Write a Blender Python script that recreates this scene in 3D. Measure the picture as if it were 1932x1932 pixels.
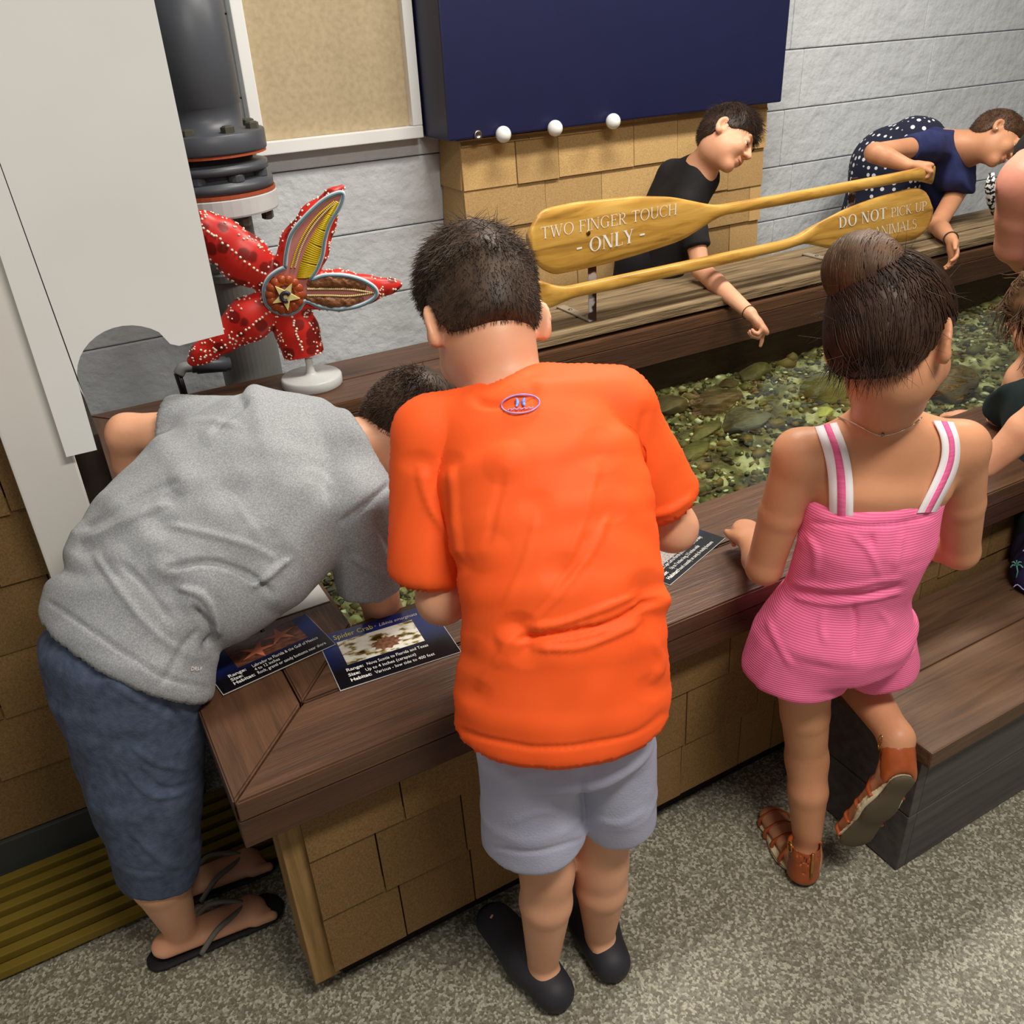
import bpy, bmesh, math, random
import numpy as np
from mathutils import Vector, Matrix
random.seed(7); RNG = np.random.default_rng(7)
scene = bpy.context.scene
COL = scene.collection
for o in list(bpy.data.objects): bpy.data.objects.remove(o)

# ---------------------------------------------------------------- camera
FPX = 1680.0
YAW, PITCH, ROLL = math.radians(27.871), math.radians(29.332), math.radians(-3.124)
CAM = np.array([0.0, 0.0, 1.5])
_f = np.array([math.sin(YAW)*math.cos(PITCH), math.cos(YAW)*math.cos(PITCH), -math.sin(PITCH)])
_r0 = np.array([math.cos(YAW), -math.sin(YAW), 0.0]); _u0 = np.cross(_r0, _f)
CR = math.cos(ROLL)*_r0 + math.sin(ROLL)*_u0
CU = -math.sin(ROLL)*_r0 + math.cos(ROLL)*_u0
CF = _f; CD = -CU
cam_data = bpy.data.cameras.new('camera'); cam = bpy.data.objects.new('camera', cam_data); COL.objects.link(cam)
cam_data.sensor_width = 36.0; cam_data.sensor_fit = 'HORIZONTAL'; cam_data.lens = FPX/1932*36.0; cam_data.clip_start = 0.02
mw = Matrix.Identity(4)
for i in range(3):
    mw[i][0] = CR[i]; mw[i][1] = CU[i]; mw[i][2] = -CF[i]; mw[i][3] = CAM[i]
cam.matrix_world = mw
scene.camera = cam
# ---------------------------------------------------------------- light and exposure
scene.view_settings.view_transform = 'Standard'; scene.view_settings.look = 'None'
scene.view_settings.gamma = 1.0; scene.view_settings.use_curve_mapping = False
scene.view_settings.exposure = 0.22
world = bpy.data.worlds.new('world'); scene.world = world; world.use_nodes = True
bg = world.node_tree.nodes['Background']; bg.inputs[0].default_value = (1.0, 0.95, 0.88, 1); bg.inputs[1].default_value = 0.17
def area(name, loc, size, power, color=(1, .95, .86), target=None):
    l = bpy.data.lights.new(name, 'AREA'); l.shape = 'RECTANGLE'; l.size = size[0]; l.size_y = size[1]
    l.energy = power; l.color = color
    o = bpy.data.objects.new(name, l); COL.objects.link(o); o.location = loc
    d = (Vector(target) - Vector(loc)) if target else Vector((0, 0, -1))
    o.rotation_euler = d.to_track_quat('-Z', 'Y').to_euler()
    return o
area('ceiling_lamp_tank', (1.5, 1.75, 2.75), (1.0, .30), 44)
area('ceiling_lamp_back', (.75, -.25, 2.75), (1.0, .30), 46)
area('ceiling_lamp_right', (3.1, 1.7, 2.75), (.9, .30), 34)
area('ceiling_lamp_side', (-.8, .6, 2.75), (.6, .30), 5)
# ---------------------------------------------------------------- helpers
def ray(x, y): return (x-966)*CR + (y-966)*CD + FPX*CF
def onz(x, y, z): v = ray(x, y); return CAM + v*((z-CAM[2])/v[2])
def ony(x, y, Y): v = ray(x, y); return CAM + v*((Y-CAM[1])/v[1])
def P(x, y, D): return CAM + ray(x, y)/FPX*D          # pixel + depth along the view axis
def cv(a, b, c): v = a*CR + b*CD + c*CF; return v/np.linalg.norm(v)
def nrm(v): v = np.asarray(v, float); return v/np.linalg.norm(v)

def srgb(r, g, b):
    def c(v):
        v /= 255.0
        return v/12.92 if v <= .04045 else ((v+.055)/1.055)**2.4
    return (c(r), c(g), c(b), 1.0)

def pmat(name, cols, scale=(1, 1, 1), nscale=5.0, detail=4.0, rough=.6, bump=0.0, bscale=None, bvec=None, metallic=0.0,
         spec=.4, rand=0.0, rnoise=0.0, sss=None, coat=0.0, sheen=0.0, coord='Object', contrast=(.3, .7), distort=0.0, emit=None, bdist=.01):
    """procedural noise material: colour ramp over noise, optional bump, optional per-object tint"""
    m = bpy.data.materials.new(name); m.use_nodes = True; nt = m.node_tree; N = nt.nodes; L = nt.links
    b = N['Principled BSDF']
    tc = N.new('ShaderNodeTexCoord'); mp = N.new('ShaderNodeMapping'); mp.inputs['Scale'].default_value = scale
    L.new(tc.outputs[coord], mp.inputs[0])
    vec = mp.outputs[0]
    if rand > 0:
        oi = N.new('ShaderNodeObjectInfo'); ad = N.new('ShaderNodeVectorMath'); ad.operation = 'MULTIPLY_ADD'
        cx = N.new('ShaderNodeCombineXYZ')
        for k in range(3): L.new(oi.outputs['Random'], cx.inputs[k])
        ad.inputs[1].default_value = (37, 53, 71); L.new(cx.outputs[0], ad.inputs[0]); L.new(vec, ad.inputs[2]); vec = ad.outputs[0]
    nz = N.new('ShaderNodeTexNoise'); nz.inputs['Scale'].default_value = nscale; nz.inputs['Detail'].default_value = detail
    nz.inputs['Distortion'].default_value = distort
    L.new(vec, nz.inputs['Vector'])
    cr = N.new('ShaderNodeValToRGB'); el = cr.color_ramp.elements
    n = len(cols)
    while len(el) < n: el.new(.5)
    for i, c in enumerate(cols):
        el[i].position = contrast[0] + (contrast[1]-contrast[0])*(i/max(1, n-1)); el[i].color = c
    L.new(nz.outputs['Fac'], cr.inputs[0]); out = cr.outputs[0]
    if rand > 0:
        hs = N.new('ShaderNodeHueSaturation'); mr = N.new('ShaderNodeMapRange')
        mr.inputs[3].default_value = 1-rand; mr.inputs[4].default_value = 1+rand
        L.new(oi.outputs['Random'], mr.inputs[0]); L.new(mr.outputs[0], hs.inputs['Value']); L.new(out, hs.inputs['Color']); out = hs.outputs[0]
    L.new(out, b.inputs['Base Color'])
    b.inputs['Roughness'].default_value = rough; b.inputs['Metallic'].default_value = metallic
    b.inputs['Specular IOR Level'].default_value = spec
    if coat: b.inputs['Coat Weight'].default_value = coat; b.inputs['Coat Roughness'].default_value = .15
    if sheen: b.inputs['Sheen Weight'].default_value = sheen
    if sss:
        b.inputs['Subsurface Weight'].default_value = sss[0]; b.inputs['Subsurface Radius'].default_value = (1, .35, .2)
        b.inputs['Subsurface Scale'].default_value = sss[1]
    if bump > 0:
        mp2 = N.new('ShaderNodeMapping'); mp2.inputs['Scale'].default_value = bvec or scale
        L.new(tc.outputs[coord], mp2.inputs[0])
        n2 = N.new('ShaderNodeTexNoise'); n2.inputs['Scale'].default_value = bscale or nscale; n2.inputs['Detail'].default_value = 6
        L.new(mp2.outputs[0], n2.inputs['Vector'])
        bp = N.new('ShaderNodeBump'); bp.inputs['Strength'].default_value = bump; bp.inputs['Distance'].default_value = bdist
        L.new(n2.outputs['Fac'], bp.inputs['Height']); L.new(bp.outputs[0], b.inputs['Normal'])
    if emit: b.inputs['Emission Color'].default_value = emit[0]; b.inputs['Emission Strength'].default_value = emit[1]
    return m
def plain(name, c, rough=.5, **k): return pmat(name, [tuple(v*.93 for v in c[:3])+(1,), tuple(min(1, v*1.05) for v in c[:3])+(1,)], nscale=k.pop('nscale', 12), rough=rough, **k)

def tag(o, label=None, cat=None, group=None, kind=None):
    if label: o['label'] = label
    if cat: o['category'] = cat
    if group: o['group'] = group
    if kind: o['kind'] = kind
    return o
def empty(name, loc=(0, 0, 0), label=None, cat=None, group=None, kind=None):
    o = bpy.data.objects.new(name, None); o.empty_display_size = .05; COL.objects.link(o); o.location = Vector([float(v) for v in loc])
    return tag(o, label, cat, group, kind)
def link(name, me, mat, parent=None, loc=None, rot=None, scale=None):
    o = bpy.data.objects.new(name, me); COL.objects.link(o)
    if mat is not None and len(me.materials) == 0: me.materials.append(mat)
    if loc is not None: o.location = Vector([float(v) for v in loc])
    if rot is not None: o.rotation_euler = rot
    if scale is not None: o.scale = scale
    if parent is not None:
        o.parent = parent; o.matrix_parent_inverse = wmat(parent).inverted()
    return o
def wmat(o):
    return o.matrix_basis.copy() if o.parent is None else wmat(o.parent) @ o.matrix_parent_inverse @ o.matrix_basis
def from_bm(name, bm, mat, parent=None, smooth=False, **k):
    me = bpy.data.meshes.new(name); bm.normal_update(); bm.to_mesh(me); bm.free()
    if smooth: me.shade_smooth()
    return link(name, me, mat, parent, **k)
def mesh_np(name, V, F, smooth=True):
    """numpy mesh; F is (n,3) or (n,4)"""
    me = bpy.data.meshes.new(name); V = np.asarray(V, np.float32); F = np.asarray(F, np.int32)
    n, k = F.shape
    me.vertices.add(len(V)); me.vertices.foreach_set('co', V.ravel())
    me.loops.add(n*k); me.loops.foreach_set('vertex_index', F.ravel())
    me.polygons.add(n); me.polygons.foreach_set('loop_start', np.arange(0, n*k, k, dtype=np.int32))
    me.polygons.foreach_set('loop_total', np.full(n, k, np.int32))
    me.update(calc_edges=True); me.validate()
    if smooth: me.shade_smooth()
    return me
def box(bm, lo, hi, bev=0.0):
    r = bmesh.ops.create_cube(bm, size=1)
    vs = r['verts']; lo = np.minimum(lo, hi).astype(float); hi = np.maximum(np.array(lo), hi).astype(float)
    c = (lo+hi)/2; s = hi-lo
    for v in vs: v.co = Vector((v.co[0]*s[0]+c[0], v.co[1]*s[1]+c[1], v.co[2]*s[2]+c[2]))
    if bev > 0:
        es = list({e for v in vs for e in v.link_edges})
        bmesh.ops.bevel(bm, geom=es, offset=bev, segments=2, affect='EDGES', profile=.6)
def boxo(name, lo, hi, mat, parent=None, bev=.002):
    """box object with its origin at its centre"""
    lo = np.array(lo, float); hi = np.array(hi, float); c = (lo+hi)/2
    bm = bmesh.new(); box(bm, lo-c, hi-c, bev)
    return from_bm(name, bm, mat, parent, loc=c)
def prism(name, poly, z0, z1, mat, parent=None, bev=.003):
    """vertical prism over a floor-plan polygon"""
    poly = np.array(poly, float); c = np.array([*poly.mean(0), z0])
    bm = bmesh.new(); vs = [bm.verts.new((p[0]-c[0], p[1]-c[1], 0)) for p in poly]
    f = bm.faces.new(vs); r = bmesh.ops.extrude_face_region(bm, geom=[f])
    for v in r['geom']:
        if isinstance(v, bmesh.types.BMVert): v.co.z += z1-z0
    bmesh.ops.recalc_face_normals(bm, faces=bm.faces)
    if bev: bmesh.ops.bevel(bm, geom=list(bm.edges), offset=bev, segments=2, affect='EDGES')
    return from_bm(name, bm, mat, parent, loc=c)
def lathe(bm, prof, n=32, M=None):
    """profile (r,z) about z"""
    rings = []
    for r, z in prof:
        rings.append([bm.verts.new((r*math.cos(2*math.pi*i/n), r*math.sin(2*math.pi*i/n), z)) for i in range(n)])
    for a, b in zip(rings, rings[1:]):
        for i in range(n): bm.faces.new((a[i], a[(i+1) % n], b[(i+1) % n], b[i]))
    if prof[0][0] > 1e-5: bm.faces.new(rings[0][::-1])
    if prof[-1][0] > 1e-5: bm.faces.new(rings[-1])
    if M is not None:
        for rr in rings:
            for v in rr: v.co = M @ v.co
def tube_np(pts, rad, n=10, close=True):
    """tube along a polyline; returns V,F(quads)"""
    pts = np.asarray(pts, float); m = len(pts); rad = np.broadcast_to(np.asarray(rad, float), (m,))
    T = np.gradient(pts, axis=0); T /= np.linalg.norm(T, axis=1)[:, None]+1e-12
    ref = np.array([0, 0, 1.]) if abs(T[0][2]) < .9 else np.array([1., 0, 0])
    V = []
    u = nrm(np.cross(T[0], ref))
    for i in range(m):
        u = nrm(u - T[i]*np.dot(u, T[i])); w = np.cross(T[i], u)
        a = np.linspace(0, 2*np.pi, n, endpoint=False)
        V.append(pts[i] + rad[i]*(np.cos(a)[:, None]*u + np.sin(a)[:, None]*w))
    V = np.concatenate(V); F = []
    for i in range(m-1):
        for j in range(n): F.append((i*n+j, i*n+(j+1) % n, (i+1)*n+(j+1) % n, (i+1)*n+j))
    if close:
        c0 = len(V); V = np.vstack([V, pts[0], pts[-1]])
        for j in range(n):
            F.append((c0, (j+1) % n, j, j)); F.append((c0+1, (m-1)*n+j, (m-1)*n+(j+1) % n, (m-1)*n+(j+1) % n))
    return V, F
def tubeo(name, pts, rad, mat, parent=None, n=10):
    V, F = tube_np(pts, rad, n); bm = bmesh.new(); vs = [bm.verts.new(v) for v in V]
    for f in F:
        f = list(dict.fromkeys(f))
        try: bm.faces.new([vs[i] for i in f])
        except ValueError: pass
    bmesh.ops.recalc_face_normals(bm, faces=bm.faces)
    return from_bm(name, bm, mat, parent, smooth=True)
def spline(pts, n=12):
    """Catmull-Rom through points"""
    p = np.asarray(pts, float); p = np.vstack([2*p[0]-p[1], p, 2*p[-1]-p[-2]]); out = []
    for i in range(1, len(p)-2):
        for t in np.linspace(0, 1, n, endpoint=False):
            out.append(.5*((2*p[i]) + (-p[i-1]+p[i+1])*t + (2*p[i-1]-5*p[i]+4*p[i+1]-p[i+2])*t*t + (-p[i-1]+3*p[i]-3*p[i+1]+p[i+2])*t**3))
    out.append(p[-2]); return np.array(out)
# ================================================================ materials of the place
def wood_mat(name, dark, light, axis='x', rough=.5, bump=.25, rand=.12, spec=.35):
    st = {'x': (1.2, 16, 16), 'y': (16, 1.2, 16), 'z': (16, 16, 1.2)}[axis]
    return pmat(name, [dark, tuple((a+b)/2 for a, b in zip(dark, light)), light], scale=st, nscale=3.2, detail=8, rough=rough, bump=bump,
                bscale=9, rand=rand, spec=spec, distort=.6, contrast=(.25, .75))
M_rail_x = wood_mat('brown_rail_wood_x', srgb(70, 48, 34), srgb(104, 71, 49), 'x', .38, .22, .06, .45)
M_rail_y = wood_mat('brown_rail_wood_y', srgb(70, 48, 34), srgb(104, 71, 49), 'y', .38, .22, .06, .45)
M_rail_z = wood_mat('brown_fascia_wood', srgb(62, 40, 29), srgb(84, 55, 38), 'x', .45, .2, .05)
M_weather = wood_mat('weathered_plank_wood', srgb(92, 76, 56), srgb(158, 136, 104), 'x', .8, .5, .12, .2)
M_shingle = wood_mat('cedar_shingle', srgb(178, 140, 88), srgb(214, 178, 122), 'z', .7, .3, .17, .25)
M_shingle_tank = wood_mat('shaded_cedar_shingle', srgb(112, 86, 52), srgb(154, 120, 76), 'z', .75, .35, .16, .2)  # cedar copy with dim light on tank front and left wall put into colour
M_paddle = pmat('varnished_ash_wood', [srgb(120, 82, 34), srgb(200, 150, 66), srgb(224, 178, 92)], scale=(2, 14, 14), nscale=2.4, detail=8,
                rough=.32, bump=.05, spec=.5, distort=.8, contrast=(.22, .72))
M_wall = pmat('grey_painted_block', [srgb(200, 204, 208), srgb(216, 220, 223)], nscale=3, rough=.6, bump=.8, bscale=20, spec=.35, bdist=.012)
M_joint = pmat('grey_painted_mortar', [srgb(192, 196, 200), srgb(208, 212, 214)], nscale=9, rough=.8, bump=.5, bscale=50)
M_white = plain('white_laminate', srgb(240, 240, 238), .35, nscale=2)
M_post = plain('white_post_paint', srgb(226, 222, 216), .5, nscale=2)
M_floor = None
def floor_mat():
    m = bpy.data.materials.new('speckled_epoxy_floor'); m.use_nodes = True; nt = m.node_tree; N = nt.nodes; L = nt.links; b = N['Principled BSDF']
    tc = N.new('ShaderNodeTexCoord')
    v = N.new('ShaderNodeTexVoronoi'); v.inputs['Scale'].default_value = 210; L.new(tc.outputs['Object'], v.inputs['Vector'])
    r = N.new('ShaderNodeValToRGB'); e = r.color_ramp.elements; r.color_ramp.interpolation = 'CONSTANT'
    for p, c in ((0, (112, 106, 90)), (.3, (142, 138, 122)), (.55, (174, 170, 152)), (.8, (124, 120, 104))):
        k = e[0] if p == 0 else (e[1] if p == .3 else e.new(p)); k.position = p; k.color = srgb(*c)
    sx = N.new('ShaderNodeSeparateColor'); L.new(v.outputs['Color'], sx.inputs[0]); L.new(sx.outputs[0], r.inputs[0])
    nz = N.new('ShaderNodeTexNoise'); nz.inputs['Scale'].default_value = 260; L.new(tc.outputs['Object'], nz.inputs['Vector'])
    mx = N.new('ShaderNodeMixRGB'); mx.blend_type = 'OVERLAY'; mx.inputs[0].default_value = .6
    L.new(r.outputs[0], mx.inputs[1]); L.new(nz.outputs['Fac'], mx.inputs[2]); L.new(mx.outputs[0], b.inputs['Base Color'])
    b.inputs['Roughness'].default_value = .5
    bp = N.new('ShaderNodeBump'); bp.inputs['Strength'].default_value = .25; bp.inputs['Distance'].default_value = .003
    L.new(v.outputs['Distance'], bp.inputs['Height']); L.new(bp.outputs[0], b.inputs['Normal'])
    return m
M_floor = floor_mat()
# ================================================================ the setting
bm = bmesh.new(); box(bm, (-2.2, -1.2, -.1), (5.6, 3.4, 0)); fl = from_bm('floor', bm, M_floor); tag(fl, 'grey speckled epoxy floor of the aquarium room', kind='structure')
WY = 3.05                                                    # face of the block wall
wall = boxo('wall_back', (-.9, WY+.012, 0), (5.6, WY+.2, 2.9), M_joint, bev=0); tag(wall, 'grey painted concrete block wall behind the tank', kind='structure')
CH = .2265
bm = bmesh.new(); box(bm, (-.3990, -.02, -.1115), (.3990, .012, .1115), .005); me_blk = bpy.data.meshes.new('block'); bm.to_mesh(me_blk); bm.free(); me_blk.materials.append(M_wall)
for c in range(12):
    z = .0603 - CH/2 + CH*(c+.5)
    for i in range(-1, 7):
        x = i*.80 + (.30 if c % 2 else .22)
        if x > 5.15 or x < -.5 or z > 2.7: continue
        link('block', me_blk, None, wall, loc=(x, WY+.009+random.uniform(-.001, .001), z))
# shingle cladding: every shingle is a tapered board of its own
bm = bmesh.new()
q = [(-.5, 0, 0), (.5, 0, 0), (.5, -1, 0), (-.5, -1, 0), (-.5, 0, 1), (.5, 0, 1), (.5, -.28, 1), (-.5, -.28, 1)]
vs = [bm.verts.new(v) for v in q]
for f in ((0, 1, 2, 3), (4, 7, 6, 5), (3, 2, 6, 7), (0, 4, 5, 1), (0, 3, 7, 4), (1, 5, 6, 2)): bm.faces.new([vs[i] for i in f])
bmesh.ops.recalc_face_normals(bm, faces=bm.faces)
me_sh = bpy.data.meshes.new('shingle'); bm.to_mesh(me_sh); bm.free(); me_sh.materials.append(M_shingle)
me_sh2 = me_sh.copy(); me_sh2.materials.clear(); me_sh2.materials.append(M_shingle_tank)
def clad(parent, x0, x1, y, z0, z1, course, me, wmin=.10, wmax=.22, thick=.013, rotz=0.0, seed=1, slope=0.0, origin=None):
    """courses of shingles on a plane facing -y (or turned about the corner origin by rotz)"""
    rnd = random.Random(seed); n = int(math.ceil((z1-z0)/course - .02))
    for c in range(n):
        zb = z0+c*course; h = min(course*1.18, z1-zb+.004); x = x0
        while x < x1-.012:
            w = rnd.uniform(wmin, wmax); w = min(w, x1-x)
            if x1-(x+w) < .045: w = x1-x
            zz = zb+rnd.uniform(-.003, .003); yy = y
            px = x+w/2; loc = Vector((px, yy, zz)); rot = (math.radians(1.4), 0, 0)
            if rotz:
                R = Matrix.Rotation(rotz, 3, 'Z'); loc = Vector((origin[0], origin[1], 0)) + R @ Vector((px-origin[0], yy-origin[1], zz)); rot = (math.radians(1.4), 0, rotz)
            link('shingle', me, None, parent, loc=loc, rot=rot, scale=(w-.003, thick*rnd.uniform(.85, 1.2), h))
            x += w
# wall on the left, shingled over a dark base
wl = boxo('wall_left', (-1.6, 1.64, 0), (-.02, 1.9, 2.9), plain('dark_sheathing', srgb(58, 46, 30), .9), bev=0); tag(wl, 'cedar shingled wall on the left behind the white post', kind='structure')
tr = boxo('gap_fill_1', (-.0195, 1.64, 0), (.044, 1.9, .88), plain('dark_gap_fill', srgb(40, 30, 24), .8), bev=.002); tag(tr, 'dark corner trim between the left wall and the tank rail', kind='structure')  # dark box added so the gap beside the rail reads as shade
bl = boxo('baseboard_left', (-1.6, 1.618, 0), (-.02, 1.64, .085), plain('dark_base_paint', srgb(60, 62, 58), .6), bev=.002); tag(bl, 'dark base strip below the left shingled wall', kind='structure')
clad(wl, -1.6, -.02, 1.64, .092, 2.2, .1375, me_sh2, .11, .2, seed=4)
# ================================================================ the touch tank
H = .58; F0 = .955; FI = 1.258; XL = .054; XI = .335; BI = 2.25; BO = 2.585; XR = 4.05
tank = empty('touch_tank', (.2, 1.1, 0), 'large rectangular touch tank with brown plank rail and cedar shingle sides', 'tank')
t = .038
SP = F0 + .150; XS = XL + .140                               # seam between the two boards
zt = H - t
def board(poly, m, z0=zt, z1=H, bev=.003): return prism('rail_board', poly, z0, z1, m, tank, bev)
g = .0015
board([(XL, F0), (XR, F0), (XR, SP-g), (XS+.004, SP-g)], M_rail_x)
board([(XS+.004, SP+g), (XR, SP+g), (XR, FI), (XI, FI)], M_rail_x)
board([(XL, F0+.004), (XS, SP), (XS, BO-.17), (XL, BO)], M_rail_y)
board([(XS+2*g, SP+.004), (XI, FI+.003), (XI, BI), (XS+2*g, BO-.17)], M_rail_y)
board([(XI, BI), (XR, BI), (XR, BO-.17-g), (XS, BO-.17-g)], M_rail_x)
board([(XS, BO-.17+g), (XR, BO-.17+g), (XR, BO), (XL, BO)], M_rail_x)
def fascia(lo, hi, m): return boxo('fascia_board', lo, hi, m, tank, .002)
fascia((XL, F0+.001, H-.089), (XR, F0+.035, zt-.0005), M_rail_z)
fascia((XL+.001, F0+.036, H-.089), (XL+.035, BO-.03, zt-.0005), M_rail_z)
fascia((XI, BI-.002, H-.125), (XR, BI+.032, zt-.0005), M_rail_z)
fascia((XL, BO-.035, H-.089), (XR, BO, zt-.0005), M_rail_z)
M_liner = pmat('dark_tank_liner', [srgb(30, 24, 16), srgb(62, 48, 30)], scale=(2, 2, 8), nscale=4, rough=.5, bump=.2)
def liner(lo, hi): return boxo('inner_wall', lo, hi, M_liner, tank, 0)
liner((XI-.02, FI-.06, .08), (XR, FI-.012, zt-.001)); liner((XI-.045, FI-.06, .08), (XI-.012, BI+.08, zt-.001))
liner((XI-.02, BI+.034, .08), (XR, BI+.07, zt-.001)); liner((XR-.05, FI-.06, .08), (XR, BI+.07, zt-.001))
core = boxo('tank_frame', (.15, 1.012, .088), (XR-.02, 1.1, zt-.001), plain('dark_plywood', srgb(70, 54, 36), .8), tank, 0)
boxo('corner_post', (.105, 1.012, .06), (.149, 1.1, zt-.001), wood_mat('corner_post_wood', srgb(122, 94, 54), srgb(168, 132, 82), 'z', .7, .4, 0), tank, .003)
boxo('toe_kick', (.16, 1.05, 0), (XR-.05, 1.09, .088), plain('black_toe_kick', srgb(26, 22, 18), .8), tank, 0)
boxo('side_panel', (XI-.06, 1.1, 0), (XI-.03, BI+.1, zt-.001), plain('dark_side_plywood', srgb(48, 38, 26), .8), tank, 0)
boxo('back_panel', (XI-.06, BI+.1, 0), (XR, BI+.14, zt-.001), plain('dark_back_plywood', srgb(48, 38, 26), .8), tank, 0)
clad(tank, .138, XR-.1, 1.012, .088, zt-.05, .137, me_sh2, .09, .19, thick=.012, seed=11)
# gravel bed: a lumpy bed plus pebbles too many to count
GZ = .335
M_gravel = pmat('gravel_bed', [srgb(54, 50, 26), srgb(98, 96, 58), srgb(178, 178, 140)], nscale=12, detail=8, rough=.75, bump=.8, bscale=60, contrast=(.36, .64))
nx, ny = 180, 60
gx, gy = np.meshgrid(np.linspace(XI-.02, XR-.04, nx), np.linspace(FI-.03, BI+.04, ny), indexing='ij')
gz = GZ + .012*np.sin(gx*7.1+gy*3)+.010*np.sin(gy*11-gx*4)+.006*RNG.standard_normal(gx.shape)
V = np.stack([gx, gy, gz], -1).reshape(-1, 3); ii = np.arange(nx*ny).reshape(nx, ny)
Fq = np.stack([ii[:-1, :-1], ii[1:, :-1], ii[1:, 1:], ii[:-1, 1:]], -1).reshape(-1, 4)
o = link('gravel_bed', mesh_np('gravel_bed', V, Fq), M_gravel, tank); o['kind'] = 'stuff'
def pebbles(name, n, smin, smax, mats, parent, zoff=0):
    bmt = bmesh.new(); bmesh.ops.create_icosphere(bmt, subdivisions=1, radius=1); tv = np.array([v.co[:] for v in bmt.verts]); tf = np.array([[v.index for v in f.verts] for f in bmt.faces]); bmt.free()
    k = len(tv)
    c = np.stack([RNG.uniform(XI+.0, XR-.1, n), RNG.uniform(FI-.01, BI+.02, n), np.zeros(n)], -1)
    c[:, 2] = GZ + .012*np.sin(c[:, 0]*7.1+c[:, 1]*3)+.010*np.sin(c[:, 1]*11-c[:, 0]*4) + zoff
    s = RNG.uniform(smin, smax, n)*np.exp(RNG.normal(0, .25, n)); sq = RNG.uniform(.45, .9, (n, 3)); a = RNG.uniform(0, 6.28, n)
    v = tv[None]*(1+.18*RNG.standard_normal((n, k, 1)))*s[:, None, None]*np.stack([np.ones(n), sq[:, 0], sq[:, 1]*.7], -1)[:, None, :]
    x = v[..., 0]*np.cos(a)[:, None]-v[..., 1]*np.sin(a)[:, None]; y = v[..., 0]*np.sin(a)[:, None]+v[..., 1]*np.cos(a)[:, None]
    v = np.stack([x, y, v[..., 2]], -1)+c[:, None, :]
    f = tf[None]+(np.arange(n)*k)[:, None, None]
    me = mesh_np(name, v.reshape(-1, 3), f.reshape(-1, 3), False)
    for m in mats: me.materials.append(m)
    mi = np.repeat(RNG.integers(0, len(mats), n), len(tf)).astype(np.int32); me.polygons.foreach_set('material_index', mi)
    o = link(name, me, None, parent); o['kind'] = 'stuff'; return o
PM = [plain('pebble_'+n, srgb(*c), .6) for n, c in (('olive', (92, 90, 46)), ('cream', (176, 174, 138)), ('pale_green', (142, 150, 106)), ('dark_olive', (50, 50, 24)), ('ochre', (112, 94, 50)), ('chalk', (206, 212, 186)))]
pebbles('pebbles', 5200, .006, .013, PM+[PM[0], PM[3], PM[3], PM[4]], tank, .004)
pebbles('pebbles', 620, .014, .026, PM[:1]+PM[3:5], tank, .006)
# water sheet: clear, reflecting by Fresnel, gently rippled
def water_mat():
    m = bpy.data.materials.new('clear_tank_water'); m.use_nodes = True; nt = m.node_tree; N = nt.nodes; L = nt.links
    N.remove(N['Principled BSDF']); out = N['Material Output']
    tr = N.new('ShaderNodeBsdfTransparent'); tr.inputs[0].default_value = (.80, .84, .70, 1)
    gl = N.new('ShaderNodeBsdfGlossy'); gl.inputs['Roughness'].default_value = .015
    fr = N.new('ShaderNodeFresnel'); fr.inputs['IOR'].default_value = 1.33
    mx = N.new('ShaderNodeMixShader'); L.new(fr.outputs[0], mx.inputs[0]); L.new(tr.outputs[0], mx.inputs[1]); L.new(gl.outputs[0], mx.inputs[2]); L.new(mx.outputs[0], out.inputs[0])
    tc = N.new('ShaderNodeTexCoord'); mp = N.new('ShaderNodeMapping'); mp.inputs['Scale'].default_value = (1, 1.6, 1)
    n = N.new('ShaderNodeTexNoise'); n.inputs['Scale'].default_value = 9; n.inputs['Detail'].default_value = 2
    b = N.new('ShaderNodeBump'); b.inputs['Strength'].default_value = .10; b.inputs['Distance'].default_value = .05
    L.new(tc.outputs['Object'], mp.inputs[0]); L.new(mp.outputs[0], n.inputs['Vector']); L.new(n.outputs['Fac'], b.inputs['Height'])
    L.new(b.outputs[0], gl.inputs['Normal']); L.new(b.outputs[0], fr.inputs['Normal'])
    return m
bm = bmesh.new(); vs = [bm.verts.new(v) for v in ((XI-.012, FI-.012, .455), (XR-.05, FI-.012, .455), (XR-.05, BI+.034, .455), (XI-.012, BI+.034, .455))]; bm.faces.new(vs)
o = from_bm('water', bm, water_mat(), tank); o['label'] = 'clear shallow water'
# loose rocks and shells on the gravel
M_rock = [pmat('rock_'+n, [srgb(*a), srgb(*b)], nscale=9, detail=8, rough=.55, bump=.5, bscale=22, contrast=(.35, .65)) for n, a, b in
          (('brown', (62, 50, 32), (104, 88, 58)), ('slate', (58, 56, 46), (104, 102, 84)), ('olive', (72, 70, 38), (116, 112, 66)), ('yellow_green', (150, 150, 70), (206, 206, 120)), ('shell_white', (196, 214, 204), (240, 244, 236)))]
def rock(px, py, size, m, label, name='rock', cat='rock', rz=0.0, seed=0, z=None, grp=None):
    c = onz(px, py, GZ+size[2]*.45 if z is None else z); rg = np.random.default_rng(seed)
    bm = bmesh.new(); bmesh.ops.create_icosphere(bm, subdivisions=4, radius=1)
    dirs = [nrm(rg.standard_normal(3)) for _ in range(16)]; off = rg.uniform(.62, .98, 16)
    for v in bm.verts:
        p = np.array(v.co[:])
        for d_, f_ in zip(dirs, off):
            e = p @ d_ - f_
            if e > 0: p = p - d_*e*.85
        p *= size; v.co = Vector((p[0]*math.cos(rz)-p[1]*math.sin(rz), p[0]*math.sin(rz)+p[1]*math.cos(rz), p[2]))
    o = from_bm(name, bm, m, None, True, loc=c); return tag(o, label, cat, grp)
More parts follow.
